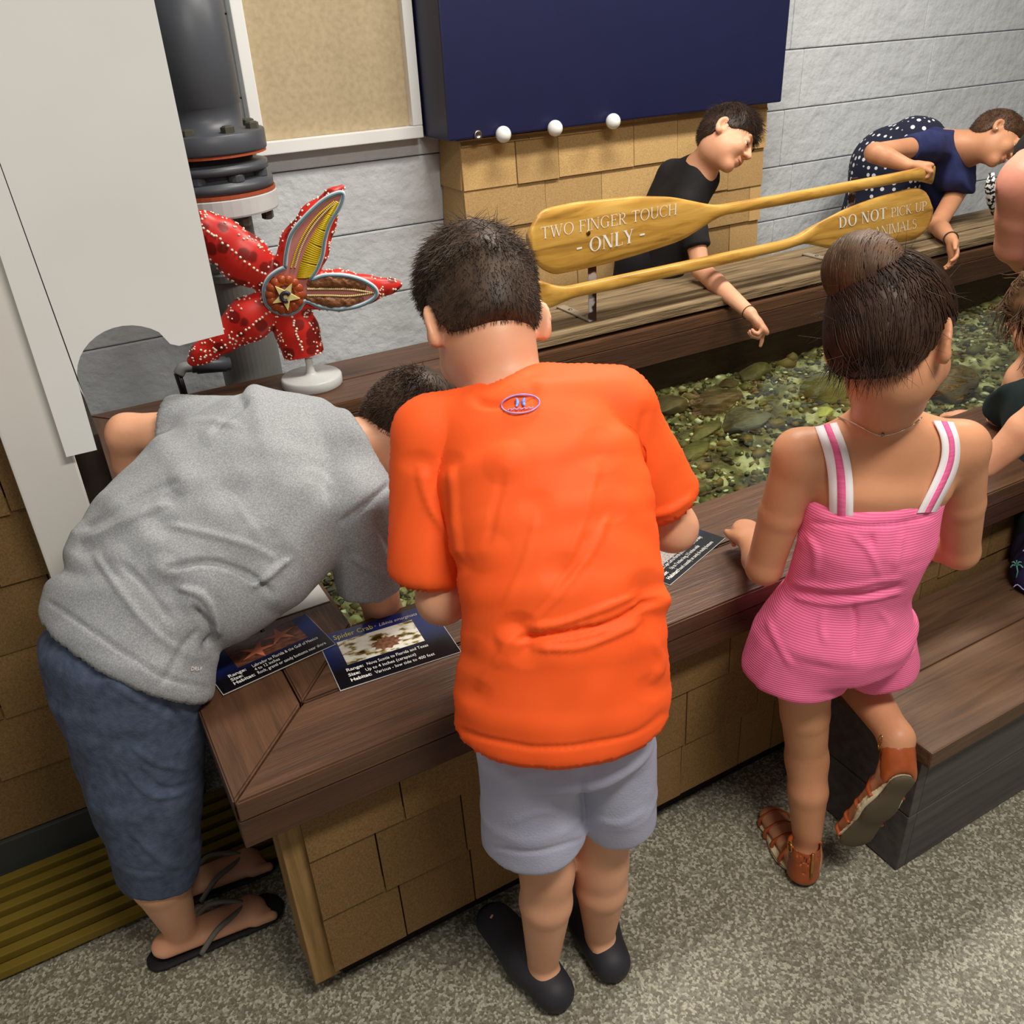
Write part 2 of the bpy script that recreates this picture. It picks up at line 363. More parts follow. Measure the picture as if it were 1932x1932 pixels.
rock(1355, 760, (.13, .075, .04), M_rock[0], 'long dark brown rock lying on pale gravel left of the striped slate', rz=.5, seed=1)
rock(1405, 792, (.105, .07, .035), M_rock[1], 'grey striped slate rock in the middle of the gravel', rz=.2, seed=2)
rock(1262, 765, (.09, .06, .03), M_rock[0], 'dark rock in the shade beside the orange shirt shoulder', rz=.1, seed=3)
rock(1425, 705, (.10, .05, .03), M_rock[2], 'olive rock near the far gravel edge under the pointing hand', rz=.3, seed=4)
rock(1375, 727, (.055, .035, .02), M_rock[0], 'small dark rock between the long rock and olive rock', rz=.6, seed=12)
rock(1330, 815, (.10, .03, .015), M_rock[2], 'flat olive slab below the long dark rock', rz=.4, seed=5)
rock(1310, 850, (.085, .035, .014), M_rock[2], 'flat olive slab nearest the orange sleeve', rz=.5, seed=6)
rock(1555, 780, (.035, .028, .02), M_rock[3], 'yellow green rounded stone left of the girl neck', rz=.2, seed=7)
rock(1785, 720, (.16, .12, .07), M_rock[0], 'big dark brown rock to the right of the girl neck', rz=.8, seed=8)
rock(1560, 735, (.10, .08, .05), M_rock[2], 'large olive boulder half hidden by the girl hair bun side', rz=.2, seed=9)
rock(1881, 661, (.05, .022, .008), M_rock[4], 'pale white shell on gravel beside the dark teal shirt', 'shell', 'shell', rz=.1, seed=10)
rock(1470, 745, (.07, .03, .02), M_rock[2], 'small olive stone right of the striped slate', rz=.9, seed=13)
# ================================================================ weathered bench on the back rail
bench = empty('plank_bench', (1.3, 2.4, H), 'weathered grey plank bench lying along the back rail under the paddles', 'bench')
for k, (y0, y1, zo) in enumerate(((2.268, 2.375, 0), (2.385, 2.49, .002), (2.50, 2.585, .001))):
    boxo('plank', (1.14+.02*k, y0, H+.012), (4.0, y1, H+.045+zo), M_weather, bench, .003)
for x in (1.25, 2.1, 2.95, 3.8): boxo('batten', (x, 2.28, H+.0005), (x+.05, 2.57, H+.0115), M_weather, bench, .001)
# ================================================================ shingled pier with navy display box
pier = empty('shingled_pier', (2.07, 2.95, 0), 'wide cedar shingled pier standing against the block wall', 'pier')
boxo('pier_core', (1.405, 2.87, 0), (2.735, WY-.014, 1.13), plain('pier_core_wood', srgb(120, 92, 56), .8), pier, 0)
clad(pier, 1.392, 2.748, 2.87, .141, 1.13, .139, me_sh, .16, .33, thick=.018, seed=21)
clad(pier, 1.405, 1.405+.17, 2.87, .141, 1.13, .139, me_sh, .08, .17, thick=.016, rotz=-math.pi/2, seed=22, origin=(1.405, 2.87)) if False else None
for sx, rz in ((1.405, -math.pi/2), (2.735, math.pi/2)):
    rnd = random.Random(5)
    for c in range(7):
        zb = .141+c*.139
        link('shingle', me_sh, None, pier, loc=(sx, 2.950, zb), rot=(math.radians(1.4), 0, rz), scale=(.16, .016, min(.160, 1.130-zb)))
box_n = empty('navy_display_box', (1.9, 2.9, 1.13), 'navy blue display box with white ball knobs on top of the pier', 'display')
M_navy = plain('navy_paint', srgb(20, 24, 62), .45)
boxo('box_body', (1.325, 2.80, 1.1425), (2.76, WY-.014, 1.75), M_navy, box_n, .006)
def ball(name, c, r, m, parent, sc=(1, 1, 1)):
    bm = bmesh.new(); bmesh.ops.create_uvsphere(bm, u_segments=20, v_segments=12, radius=r)
    for v in bm.verts: v.co = Vector((v.co.x*sc[0], v.co.y*sc[1], v.co.z*sc[2]))
    return from_bm(name, bm, m, parent, True, loc=c)
M_knob = plain('white_plastic_knob', srgb(240, 240, 238), .25)
M_steel = plain('steel', srgb(150, 148, 142), .3, metallic=1.0)
for x in (1.512, 1.712, 1.95): ball('knob', (x, 2.775, 1.148), .026, M_knob, box_n)
bm = bmesh.new(); lathe(bm, [(.013, 0), (.016, .004), (.009, .006), (.007, .002)], 16, Matrix.Translation((1.43, 2.80, 1.152)) @ Matrix.Rotation(math.pi/2, 4, 'X')); from_bm('screw_cup', bm, M_steel, box_n, True)
# ================================================================ framed notice board on the wall
nb = empty('notice_board', (1.15, WY, 1.1), 'white framed beige notice board high on the block wall', 'notice board')
boxo('board_panel', (.78, WY-.04, 1.1805), (1.284, WY-.013, 2.0), pmat('beige_fabric_panel', [srgb(176, 158, 126), srgb(192, 174, 142)], nscale=60, rough=.9), nb, .001)
for lo, hi in (((.745, WY-.07, 1.142), (1.318, WY-.013, 1.18)), ((.745, WY-.07, 1.1805), (.782, WY-.013, 2.0)), ((1.283, WY-.07, 1.1805), (1.318, WY-.013, 2.0))):
    boxo('frame_rail', lo, hi, M_white, nb, .003)
# ================================================================ white post and cut-out panel on the left
post = boxo('white_post', (-.100, 1.56, 0), (-.004, 1.617, 2.4), M_post, None, .004); tag(post, 'tall white painted post in front of the left shingled wall', 'post')
prof = [(-.016, .89), (.032, .89), (.034, 1.02)]
for a in np.linspace(math.radians(196), math.radians(48), 16): prof.append((.118+.084*math.cos(a), 1.0+.082*math.sin(a)+.005))
prof += [(.187, 1.043), (.200, 1.037), (.277, 1.042), (.279, 2.2), (-.02, 2.2)]
bm = bmesh.new(); vs = [bm.verts.new((x, 1.54, z)) for x, z in prof]; f = bm.faces.new(vs); r = bmesh.ops.extrude_face_region(bm, geom=[f])
for v in r['geom']:
    if isinstance(v, bmesh.types.BMVert): v.co.y += .018
bmesh.ops.recalc_face_normals(bm, faces=bm.faces)
o = from_bm('display_sign', bm, M_white); tag(o, 'large plain white sign with a round cut-out at its lower edge', 'sign')
# ================================================================ step bench on the right
M_step_x = wood_mat('step_board_wood', srgb(70, 50, 36), srgb(108, 80, 58), 'x', .5, .2, .06)
M_stepg = pmat('grey_step_paint', [srgb(70, 64, 66), srgb(92, 86, 86)], scale=(1, 12, 12), nscale=4, rough=.6, bump=.1)
st = empty('step_bench', (1.17, .68, 0), 'low wooden step with brown top and grey board sides beside the girl', 'step')
sy = .665; sx = 1.155
for k in range(2): boxo('tread_board', (sx, sy+.163*k, .298), (3.4, sy+.163*k+.161, .336), M_step_x, st, .004)
for k, (z0, z1) in enumerate(((.004, .148), (.151, .2975))):
    boxo('side_board', (sx+.036, sy+.022, z0), (3.4, sy+.045, z1), M_stepg, st, .002)
    boxo('side_board', (sx+.012, sy+.022, z0), (sx+.0355, .985, z1), M_stepg, st, .002)
# ================================================================ yellow floor grating
M_yel = plain('yellow_grating', srgb(112, 92, 20), .7)
gr = empty('floor_grating', (-.1, 1.45, 0), 'yellow slatted floor grating beside the left end of the tank', 'grating')
for k in range(7): boxo('grating_slat', (-1.2, 1.355+.036*k, .012), (.27, 1.375+.036*k, .030), M_yel, gr, .002)
for x in (-.9, -.5, -.1, .2): boxo('grating_bar', (x, 1.355, .0005), (x+.02, 1.595, .0115), M_yel, gr, .001)
# ================================================================ implicit surfaces (smooth unions meshed with surface nets)
class Sdf:
    def __init__(s): s.ops = []
    def _add(s, fn, lo, hi, k, mode): s.ops.append((fn, np.asarray(lo, float), np.asarray(hi, float), k, mode)); return s
    def cap(s, a, b, ra, rb=None, k=.02, mode='u'):
        a = np.asarray(a, float); b = np.asarray(b, float); rb = ra if rb is None else rb
        ab = b-a; L2 = max(1e-12, ab @ ab)
        def fn(p):
            v = p-a; t = np.clip(v @ ab/L2, 0, 1)
            return np.linalg.norm(v-t[:, None]*ab, axis=1) - (ra+(rb-ra)*t)
        m = max(ra, rb); return s._add(fn, np.minimum(a, b)-m, np.maximum(a, b)+m, k, mode)
    def ecap(s, a, b, ra, rb, wide, flat, k=.03, mode='u', flat2=None, cs=1.0):
        """capsule with an elliptic section: radius r along `wide`, r*flat across"""
        a = np.asarray(a, float); b = np.asarray(b, float); ab = b-a; L = np.linalg.norm(ab); ax = ab/L
        w = np.asarray(wide, float); w = nrm(w-ax*(w @ ax)); q = np.cross(ax, w); f2 = flat if flat2 is None else flat2
        def fn(p):
            v = p-a; sl = v @ ax; t = np.clip(sl/L, 0, 1); fl = flat+(f2-flat)*t; r = ra+(rb-ra)*t
            pw = v @ w; qq = v @ q; e = (sl-t*L)*cs; qs = qq/fl
            n = np.sqrt(pw*pw+qs*qs+e*e)+1e-9
            g = np.sqrt(pw*pw+(qs/fl)**2+(e*cs)**2)/n+1e-9
            return (n-r)/g
        m = max(ra, rb)*max(1, flat, f2); return s._add(fn, np.minimum(a, b)-m, np.maximum(a, b)+m, k, mode)
    def ell(s, c, axes, radii, k=.02, mode='u'):
        c = np.asarray(c, float); A = np.array([nrm(x) for x in axes]); R = np.asarray(radii, float)
        def fn(p):
            q = (p-c) @ A.T/R; n = np.linalg.norm(q, axis=1)+1e-9; g = np.linalg.norm(q/R, axis=1)+1e-9
            return n*(n-1)/g
        e = np.sqrt(((A*R[:, None])**2).sum(0)); return s._add(fn, c-e, c+e, k, mode)
    def plane(s, c, n, k=.002, mode='i'):
        """keep the side the normal points away from"""
        c = np.asarray(c, float); n = nrm(n); return s._add(lambda p: (p-c) @ n, [-1e3]*3, [1e3]*3, k, mode)
    def func(s, fn, lo, hi, k=.005, mode='i'): return s._add(fn, lo, hi, k, mode)
    def __call__(s, p):
        d = np.full(len(p), 9.0)
        for fn, lo, hi, k, mode in s.ops:
            mg = k+.05
            m = np.all((p > lo-mg) & (p < hi+mg), axis=1) if mode != 'i' else np.ones(len(p), bool)
            if not m.any(): continue
            e = fn(p[m]); c = d[m]
            if mode == 'u':
                h = np.clip(.5+.5*(c-e)/k, 0, 1); d[m] = c*(1-h)+e*h-k*h*(1-h)
            else:
                if mode == 's': e = -e
                h = np.clip(.5+.5*(e-c)/k, 0, 1); d[m] = c*(1-h)+e*h+k*h*(1-h)
        return d
    def bounds(s):
        lo = np.min([o[1] for o in s.ops if o[4] == 'u'], 0); hi = np.max([o[2] for o in s.ops if o[4] == 'u'], 0); return lo, hi
    def mesh(s, h, relax=1):
        lo, hi = s.bounds(); lo = lo-3*h; hi = hi+3*h
        B = 6; n = np.ceil((hi-lo)/h/B).astype(int)*B; nb = n//B
        bc = np.stack(np.meshgrid(*[np.arange(k) for k in nb], indexing='ij'), -1).reshape(-1, 3)
        dc = s(lo+(bc*B+(B-1)/2)*h)
        act = np.abs(dc) < B*h*1.25+.004
        S = np.repeat(np.repeat(np.repeat(np.where(dc < 0, -1., 1.).reshape(nb).astype(np.float32), B, 0), B, 1), B, 2)
        loc = np.stack(np.meshgrid(*[np.arange(B)]*3, indexing='ij'), -1).reshape(-1, 3)
        idx = (bc[act]*B)[:, None, :]+loc[None]; idx = idx.reshape(-1, 3)
        S[idx[:, 0], idx[:, 1], idx[:, 2]] = s(lo+idx*h)
        neg = S < 0
        cnt = np.zeros(tuple(n-1), np.int8)
        for a in (0, 1):
            for b in (0, 1):
                for c in (0, 1): cnt += neg[a:n[0]-1+a, b:n[1]-1+b, c:n[2]-1+c]
        cells = np.argwhere((cnt > 0) & (cnt < 8)); m = len(cells)
        ids = np.full(tuple(n-1), -1, np.int32); ids[cells[:, 0], cells[:, 1], cells[:, 2]] = np.arange(m)
        acc = np.zeros((m, 3)); num = np.zeros(m)
        cor = [(a, b, c) for a in (0, 1) for b in (0, 1) for c in (0, 1)]
        val = {c: S[cells[:, 0]+c[0], cells[:, 1]+c[1], cells[:, 2]+c[2]] for c in cor}
        for c0 in cor:
            for ax in range(3):
                if c0[ax]: continue
                c1 = list(c0); c1[ax] = 1; c1 = tuple(c1); v0, v1 = val[c0], val[c1]; k = (v0 < 0) != (v1 < 0)
                t = v0[k]/(v0[k]-v1[k]); p = np.tile(np.array(c0, float), (k.sum(), 1)); p[:, ax] += t; acc[k] += p; num[k] += 1
        V = lo+(cells+acc/num[:, None])*h
        Fs = []
        for ax in range(3):
            u, w = (ax+1) % 3, (ax+2) % 3
            sl0 = [slice(None)]*3; sl1 = [slice(None)]*3; sl0[ax] = slice(0, -1); sl1[ax] = slice(1, None)
            a0 = neg[tuple(sl0)]; a1 = neg[tuple(sl1)]; e = np.argwhere(a0 != a1)
            e = e[(e[:, u] > 0) & (e[:, w] > 0) & (e[:, u] < n[u]-1) & (e[:, w] < n[w]-1)]
            fl = a0[e[:, 0], e[:, 1], e[:, 2]]
            q = []
            for du, dw in ((-1, -1), (0, -1), (0, 0), (-1, 0)):
                c = e.copy(); c[:, u] += du; c[:, w] += dw; q.append(ids[c[:, 0], c[:, 1], c[:, 2]])
            q = np.stack(q, 1); q[~fl] = q[~fl][:, ::-1]; Fs.append(q)
        F = np.concatenate(Fs); F = F[(F >= 0).all(1)]
        # one relaxing pass
        return s._relax(V, F, .35 if relax == 1 else .5, relax), F
    @staticmethod
    def _relax(V, F, w, passes=1):
        n = len(V); a = np.concatenate([F[:, i] for i in range(4) for _ in (0, 1)]); b = np.concatenate([F[:, j] for i in range(4) for j in ((i+1) % 4, (i+3) % 4)])
        ct = np.maximum(np.bincount(a, minlength=n), 1)
        for _ in range(passes):
            sm = np.stack([np.bincount(a, V[b, k], n) for k in range(3)], -1); V = V*(1-w)+w*sm/ct[:, None]
        return V
def normals_np(V, F):
    a = V[F[:, 2]]-V[F[:, 0]]; b = V[F[:, 3]]-V[F[:, 1]]; fn = np.cross(a, b); n = len(V); idx = F.T.ravel()
    N = np.stack([np.bincount(idx, np.tile(fn[:, k], 4), n) for k in range(3)], -1)
    return N/(np.linalg.norm(N, axis=1)[:, None]+1e-12)
def dist_poly(V, pts):
    d = np.full(len(V), 9.); pts = np.asarray(pts, float)
    for a, b in zip(pts, pts[1:]):
        ab = b-a; v = V-a; t = np.clip(v @ ab/(ab @ ab+1e-12), 0, 1); d = np.minimum(d, np.linalg.norm(v-t[:, None]*ab, axis=1))
    return d
def folds(V, F, items):
    """push cloth in or out along soft ridges: items (polyline, width, height)"""
    N = normals_np(V, F); off = np.zeros(len(V))
    for pts, wd, ht in items:
        pts = spline(pts, 6) if len(pts) > 2 else np.asarray(pts, float)
        d = dist_poly(V, pts); ends = np.minimum(np.linalg.norm(V-pts[0], axis=1), np.linalg.norm(V-pts[-1], axis=1))
        off += ht*np.exp(-(d/wd)**2)*np.clip(ends/(2.2*wd), .15, 1)
    return V+N*off[:, None]
def sdf_obj(name, sdf, h, mat, parent=None, fold=None, wob=None):
    V, F = sdf.mesh(h)
    if fold: V = folds(V, F, fold)
    if wob:
        amp, fr = wob; N = normals_np(V, F); q = V*fr
        V = V+N*(amp*(np.sin(q[:, 0]+1.7*np.sin(q[:, 1]*.8))*np.sin(q[:, 2]*.7+q[:, 1])))[:, None]
    o = link(name, mesh_np(name, V, F), mat, parent); return o, V, F
# ================================================================ lettering
def serif_glyphs(bold):
    W = .155 if bold else .085; t = .05 if bold else .035; s = .075; sh = .035
    def rect(x0, y0, x1, y1): return [(x0, y0), (x1, y0), (x1, y1), (x0, y1)]
    def serif(x, y, w=W): return rect(x-s, y, x+w+s, y+sh) if y < .5 else rect(x-s, y-sh, x+w+s, y)
    def stem(x, w=W, y0=0, y1=1, b=True, tp=True):
        r = [rect(x, y0, x+w, y1)]
        if b: r.append(serif(x, y0, w))
        if tp: r.append(serif(x, y1, w))
        return r
    def diag(x0, y0, x1, y1, w): return [(x0, y0), (x0+w, y0), (x1+w, y1), (x1, y1)]
    def ring(cx, cy, rx, ry, a0=0, a1=360, wt=W, th=t, n=26):
        out = []
        for i in range(n):
            q = [math.radians(a0+(a1-a0)*j/n) for j in (i, i+1)]
            w = [th+(wt-th)*abs(math.cos(a))**1.3 for a in q]
            p = [(cx+rx*math.cos(a), cy+ry*math.sin(a)) for a in q]; r = [(cx+(rx-w_)*math.cos(a), cy+(ry-w_*.8)*math.sin(a)) for a, w_ in zip(q, w)]
            out.append([p[0], p[1], r[1], r[0]])
        return out
    G = {}
    G['T'] = ([rect(.0, 1-sh*1.2, .66, 1), rect(0, .80, .03, 1), rect(.63, .80, .66, 1)]+stem(.33-W/2, tp=False), .70)
    G['W'] = ([diag(.22, 0, 0, 1, W), diag(.22+W*.4, 0, .42, 1, t), diag(.62, 0, .36, 1, W), diag(.62+W*.5, 0, .88, 1, t), rect(-.05, 1-sh, .2, 1), rect(.32, 1-sh, .56, 1), rect(.78, 1-sh, 1.0, 1)], 1.0)
    G['O'] = (ring(.40, .5, .40, .52), .84)
    G['F'] = (stem(.06)+[rect(.06, 1-sh, .52, 1), rect(.06+W, .5, .40, .5+sh), rect(.49, .80, .52, 1), rect(.38, .42, .41, .62)], .56)
    G['E'] = (stem(.06)+[rect(.06, 1-sh, .53, 1), rect(.06+W, .5, .42, .5+sh), rect(.06, 0, .56, sh), rect(.50, .80, .53, 1), rect(.40, .42, .43, .62), rect(.54, 0, .57, .2)], .61)
    G['I'] = (stem(.08), .16+W)
    G['N'] = (stem(.06, t)+stem(.62, t, b=False)+[diag(.62+t-W, 0, .04, 1, W)], .78)
    G['G'] = (ring(.40, .5, .40, .52, 42, 318)+stem(.66-W, W*.9, 0.03, .42, b=False), .80)
    G['R'] = (stem(.06)+ring(.22+W, .735, .25, .265, -90, 90, W)+[diag(.52, 0, .24, .48, W), rect(.06, 1-t, .25+W, 1), rect(.06, .47, .25+W, .47+t), rect(.50, 0, .74, sh)], .70)
    G['U'] = (stem(.06, W, .3, 1, b=False)+stem(.60, t, .3, 1, b=False)+ring(.35, .32, .29+W*.1, .34, 180, 360, W), .74)
    G['C'] = (ring(.40, .5, .40, .52, 45, 315)+[rect(.66, .72, .69, .98)], .74)
    G['H'] = (stem(.06)+stem(.60)+[rect(.06, .49, .66, .49+t)], .74+W*.6)
    G['L'] = (stem(.06)+[rect(.06, 0, .54, sh), rect(.52, 0, .55, .22)], .58)
    G['Y'] = ([diag(.28, .45, 0, 1, W), diag(.30+W*.5, .45, .56, 1, t), rect(-.06, 1-sh, .22, 1), rect(.46, 1-sh, .68, 1)]+stem(.29, W, 0, .5, tp=False), .66)
    G['D'] = (stem(.06)+ring(.26, .5, .46, .5, -90, 90, W*1.1)+[rect(.06, 0, .28, t), rect(.06, 1-t, .28, 1)], .80)
    G['P'] = (stem(.06)+ring(.22+W, .73, .25, .27, -90, 90, W)+[rect(.06, 1-t, .25+W, 1), rect(.06, .46, .25+W, .46+t)], .58)
    G['K'] = (stem(.06)+[diag(.06+W, .42, .52, 1, t), diag(.54, 0, .22, .56, W), rect(.42, 1-sh, .66, 1), rect(.50, 0, .76, sh)], .74)
    G['A'] = ([diag(0, 0, .30, 1, t), diag(.56, 0, .28, 1, W), rect(.14, .33, .54, .33+t), rect(-.08, 0, .14, sh), rect(.47, 0, .78, sh)], .74)
    G['M'] = (stem(.06, t)+stem(.76, W)+[diag(.40, 0, .05, 1, W), diag(.42+W*.3, 0, .78, 1, t)], .98)
    G['S'] = (ring(.27, .745, .23, .265, 35, 270, W*.9)+ring(.27, .255, .25, .265, -145, 90, W*.9), .54)
    G['-'] = ([rect(.05, .36, .40, .50)], .48)
    G[' '] = ([], .30)
    return G
GL_R, GL_B = serif_glyphs(False), serif_glyphs(True)
def join(S, sub, k=.02):
    lo, hi = sub.bounds(); return S._add(sub, lo, hi, k, 'u')
def lettering(name, runs, a, b, capv, nrmv, mat, parent, lift=.0006, one=False):
    """runs [(text, bold, relsize)] laid from point a to point b; capv = cap height vector"""
    a = np.asarray(a, float); b = np.asarray(b, float); polys = []; x = 0; words = [polys]
    for txt, bold, rs in runs:
        G = GL_B if bold else GL_R
        for ch in txt:
            pg, adv = G[ch]
            if ch == ' ': polys = []; words.append(polys)
            for p in pg: polys.append([(x+px*rs, py*rs) for px, py in p])
            x += (adv+.07)*rs
    X = x-.07; u = (b-a)/X; n = nrm(nrmv)
    for polys in words:
        if not polys: continue
        bm = bmesh.new()
        for i, p in enumerate(polys):
            vs = [bm.verts.new(Vector(a+u*q[0]+np.asarray(capv)*q[1]+n*(lift+.00002*(i % 7)))) for q in p]
            try: f = bm.faces.new(vs)
            except ValueError: continue
            f.normal_update()
            if np.dot(f.normal[:], n) < 0: f.normal_flip()
        from_bm(name, bm, mat, parent)
def text_mesh(name, s, org, u, v, size, mat, parent, width=None, shear=0.0, bold=0.0, lift=.0005):
    """sans printed line: baseline origin org, right vector u, up vector v"""
    c = bpy.data.curves.new(name, 'FONT'); c.body = s; c.size = 1; c.shear = shear; c.offset = bold; c.resolution_u = 2
    o = bpy.data.objects.new(name, c); COL.objects.link(o); dg = bpy.context.evaluated_depsgraph_get()
    me = bpy.data.meshes.new_from_object(o.evaluated_get(dg)); bpy.data.objects.remove(o); bpy.data.curves.remove(c)
    co = np.array([q.co[:] for q in me.vertices]); w = co[:, 0].max()-co[:, 0].min()
    sx = size if width is None else width/w
    n = nrm(np.cross(u, v)); W3 = np.asarray(org)+np.outer(co[:, 0]*sx, nrm(u))+np.outer(co[:, 1]*size, nrm(v))+n*lift
    me.vertices.foreach_set('co', W3.astype(np.float32).ravel()); me.update(); me.materials.clear()
    return link(name, me, mat, parent)
M_ink_w = plain('white_ink', srgb(244, 242, 236), .6)
M_ink_y = plain('yellow_ink', srgb(250, 240, 120), .6)
# ================================================================ paddles
PYL = 2.285
def edge_xz(pts): q = np.array([ony(x, y, PYL) for x, y in pts]); return q[:, 0], q[:, 2]
def paddle(label, top, bot, blade):
    root = empty('canoe_paddle', ony(*blade, PYL), label, 'paddle', 'paddles mounted over the back rail')
    xt, zt_ = edge_xz(top); xb, zb_ = edge_xz(bot)
    x0, x1 = max(xt[0], xb[0]), min(xt[-1], xb[-1]); xs = x0+(x1-x0)*(.5-.5*np.cos(np.linspace(0, np.pi, 90)))*.5+(x1-x0)*np.linspace(0, 1, 90)*.5
    T = np.interp(xs, xt, zt_); Bz = np.interp(xs, xb, zb_)
    for _ in range(2):
        T[1:-1] = .25*T[:-2]+.5*T[1:-1]+.25*T[2:]; Bz[1:-1] = .25*Bz[:-2]+.5*Bz[1:-1]+.25*Bz[2:]
    hh = (T-Bz)/2; th = np.where(hh > .04, .009, np.interp(hh, [.018, .04], [.0165, .009])); n = 16; a = np.linspace(0, 2*np.pi, n, endpoint=False); V = []
    for x, c, h_, t_ in zip(xs, (T+Bz)/2, hh, th):
        ca, sa = np.cos(a), np.sin(a); e = .55
        V.append(np.stack([np.full(n, x), PYL+t_*np.sign(ca)*np.abs(ca)**e, c+h_*np.sign(sa)*np.abs(sa)**.8], -1))
    m = len(xs); V = np.concatenate(V); F = [(i*n+j, i*n+(j+1) % n, (i+1)*n+(j+1) % n, (i+1)*n+j) for i in range(m-1) for j in range(n)]
    bm = bmesh.new(); vs = [bm.verts.new(v) for v in V]
    for f in F: bm.faces.new([vs[i] for i in f])
    bm.faces.new(vs[:n]); bm.faces.new(vs[-n:]); bmesh.ops.recalc_face_normals(bm, faces=bm.faces)
    from_bm('paddle_body', bm, M_paddle, root, True); return root
p1 = paddle('varnished wooden paddle reading TWO FINGER TOUCH ONLY, upper of the two',
            [(997, 440), (1003, 421), (1012, 405), (1028, 393), (1086, 381), (1197, 369.5), (1267, 371), (1301, 378), (1350, 388), (1480, 365), (1711, 322), (1735, 316), (1762, 312)],
            [(997, 460), (1003, 484), (1016, 505), (1045, 519), (1133, 501), (1200, 482), (1284, 455), (1328, 428), (1350, 408), (1480, 386), (1719, 340), (1738, 343), (1762, 349)], (1350, 398))
p2 = paddle('varnished wooden paddle reading DO NOT PICK UP THE ANIMALS, lower of the two',
            [(1010, 530), (1018, 528), (1040, 537), (1066, 541), (1480, 453), (1504, 445), (1536, 424), (1595, 393), (1652, 372), (1717, 355), (1735, 354.5), (1750, 364), (1757, 390)],
            [(1010, 584), (1035, 583), (1059, 570), (1082, 560), (1166, 544), (1480, 471), (1515, 458), (1541, 464), (1561, 469), (1640, 464), (1701, 457), (1728, 452), (1746, 436), (1757, 405)], (1504, 455))
def pl(x, y): return ony(x, y, PYL-.0093)
def cap_at(x, y, h): return pl(x, y-h)-pl(x, y)
nf = (0, -1, 0)
lettering('printed_word', [('TWO FINGER TOUCH', False, 1)], pl(1021, 451), pl(1277, 404), cap_at(1150, 430, 21.5), nf, M_ink_w, p1)
lettering('printed_word', [('- ONLY -', True, 1)], pl(1087, 481), pl(1218, 452), cap_at(1150, 468, 26), nf, M_ink_w, p1)
lettering('printed_word', [('DO NOT ', True, 1.2), ('PICK UP', False, 1)], pl(1583, 431), pl(1748, 396), cap_at(1660, 415, 17.5), nf, M_ink_w, p2)
lettering('printed_word', [('THE ANIMALS', False, 1)], pl(1606, 456), pl(1729, 430), cap_at(1660, 445, 17.5), nf, M_ink_w, p2)
M_brass = plain('brass_screw', srgb(150, 120, 60), .35, metallic=1)
for r_, px, py in ((p1, 1110, 440), (p2, 1119, 538)): ball('screw_head', ony(px, py, PYL-.009), .008, M_brass, r_, (1, .35, 1))
# brackets with chipped paint
def chip_mat():
    return pmat('chipped_bracket_paint', [srgb(58, 30, 28), srgb(62, 34, 30), srgb(206, 200, 204), srgb(214, 210, 212)], nscale=9, detail=6, rough=.5, contrast=(.46, .56), bump=.1)
M_chip = chip_mat()
for x, lab in ((1.548, 'chipped metal bracket holding the blade end of the TWO FINGER TOUCH paddle'), (2.66, 'metal bracket holding the paddles behind the girl hair bun')):
    br = empty('paddle_bracket', (x, 2.32, H+.045), lab, 'bracket')
    boxo('upright_bar', (x-.014, 2.306, H+.048), (x+.014, 2.313, .93), M_chip, br, .001)
    boxo('foot_bar', (x-.016, 2.3135, H+.048), (x+.016, 2.50, H+.053), plain('bracket_foot_paint', srgb(150, 138, 120), .5), br, .001)
    for y in (2.36, 2.44): ball('bolt_head', (x, y, H+.054), .007, M_steel, br, (1, 1, .4))
# ================================================================ species cards and paper on the rail
def card(name, label, BL, BR, TR, photo, draw, z=H+.0006, hfix=None):
    bl, br_, tr = [onz(*q, z) for q in (BL, BR, TR)]
    u = br_-bl; w = np.linalg.norm(u); u = u/w; v = tr-br_; v = v-u*(v @ u); hgt = np.linalg.norm(v); v = v/hgt; hgt = hfix or hgt
    root = empty(name, bl, label, 'card', 'species cards on the rail')
    def L_(a, b, zz=0): return bl+u*a*w+v*b*hgt+np.array([0, 0, zz])
    def quad(nm, a0, a1, b0, b1, z0, z1, mat):
        bm = bmesh.new(); lo = [L_(*q, z0) for q in ((a0, b0), (a1, b0), (a1, b1), (a0, b1))]; hi = [p+np.array([0, 0, z1-z0]) for p in lo]
        vs = [bm.verts.new(p) for p in lo+hi]
        for f in ((3, 2, 1, 0), (4, 5, 6, 7), (0, 1, 5, 4), (1, 2, 6, 5), (2, 3, 7, 6), (3, 0, 4, 7)): bm.faces.new([vs[i] for i in f])
        uvl = bm.loops.layers.uv.new('UVMap'); uvs = [(0, 0), (1, 0), (1, 1), (0, 1)]*2
        for f in bm.faces:
            for lp in f.loops: lp[uvl].uv = uvs[vs.index(lp.vert)]
        return from_bm(nm, bm, mat, root)
    quad('laminate_edge', -.006, 1.006, -.010, 1.010, 0, .0008, plain('clear_laminate_edge', srgb(200, 200, 196), .2))
    quad('card_print', 0, 1, 0, 1, .0008, .0018, draw)
    quad('photo_print', *photo[:4], .0018, .0020, photo[4])
    return root, L_, u, v, w, hgt
def card_print_mat():
    m = bpy.data.materials.new('navy_to_black_card'); m.use_nodes = True; nt = m.node_tree; N = nt.nodes; L = nt.links; b = N['Principled BSDF']
    tc = N.new('ShaderNodeTexCoord'); sp = N.new('ShaderNodeSeparateXYZ'); L.new(tc.outputs['UV'], sp.inputs[0])
    r = N.new('ShaderNodeValToRGB'); e = r.color_ramp.elements; e[0].position = .28; e[0].color = srgb(16, 14, 20); e[1].position = .9; e[1].color = srgb(28, 50, 128)
    L.new(sp.outputs[1], r.inputs[0]); L.new(r.outputs[0], b.inputs['Base Color']); b.inputs['Roughness'].default_value = .18; return m
M_card = card_print_mat()
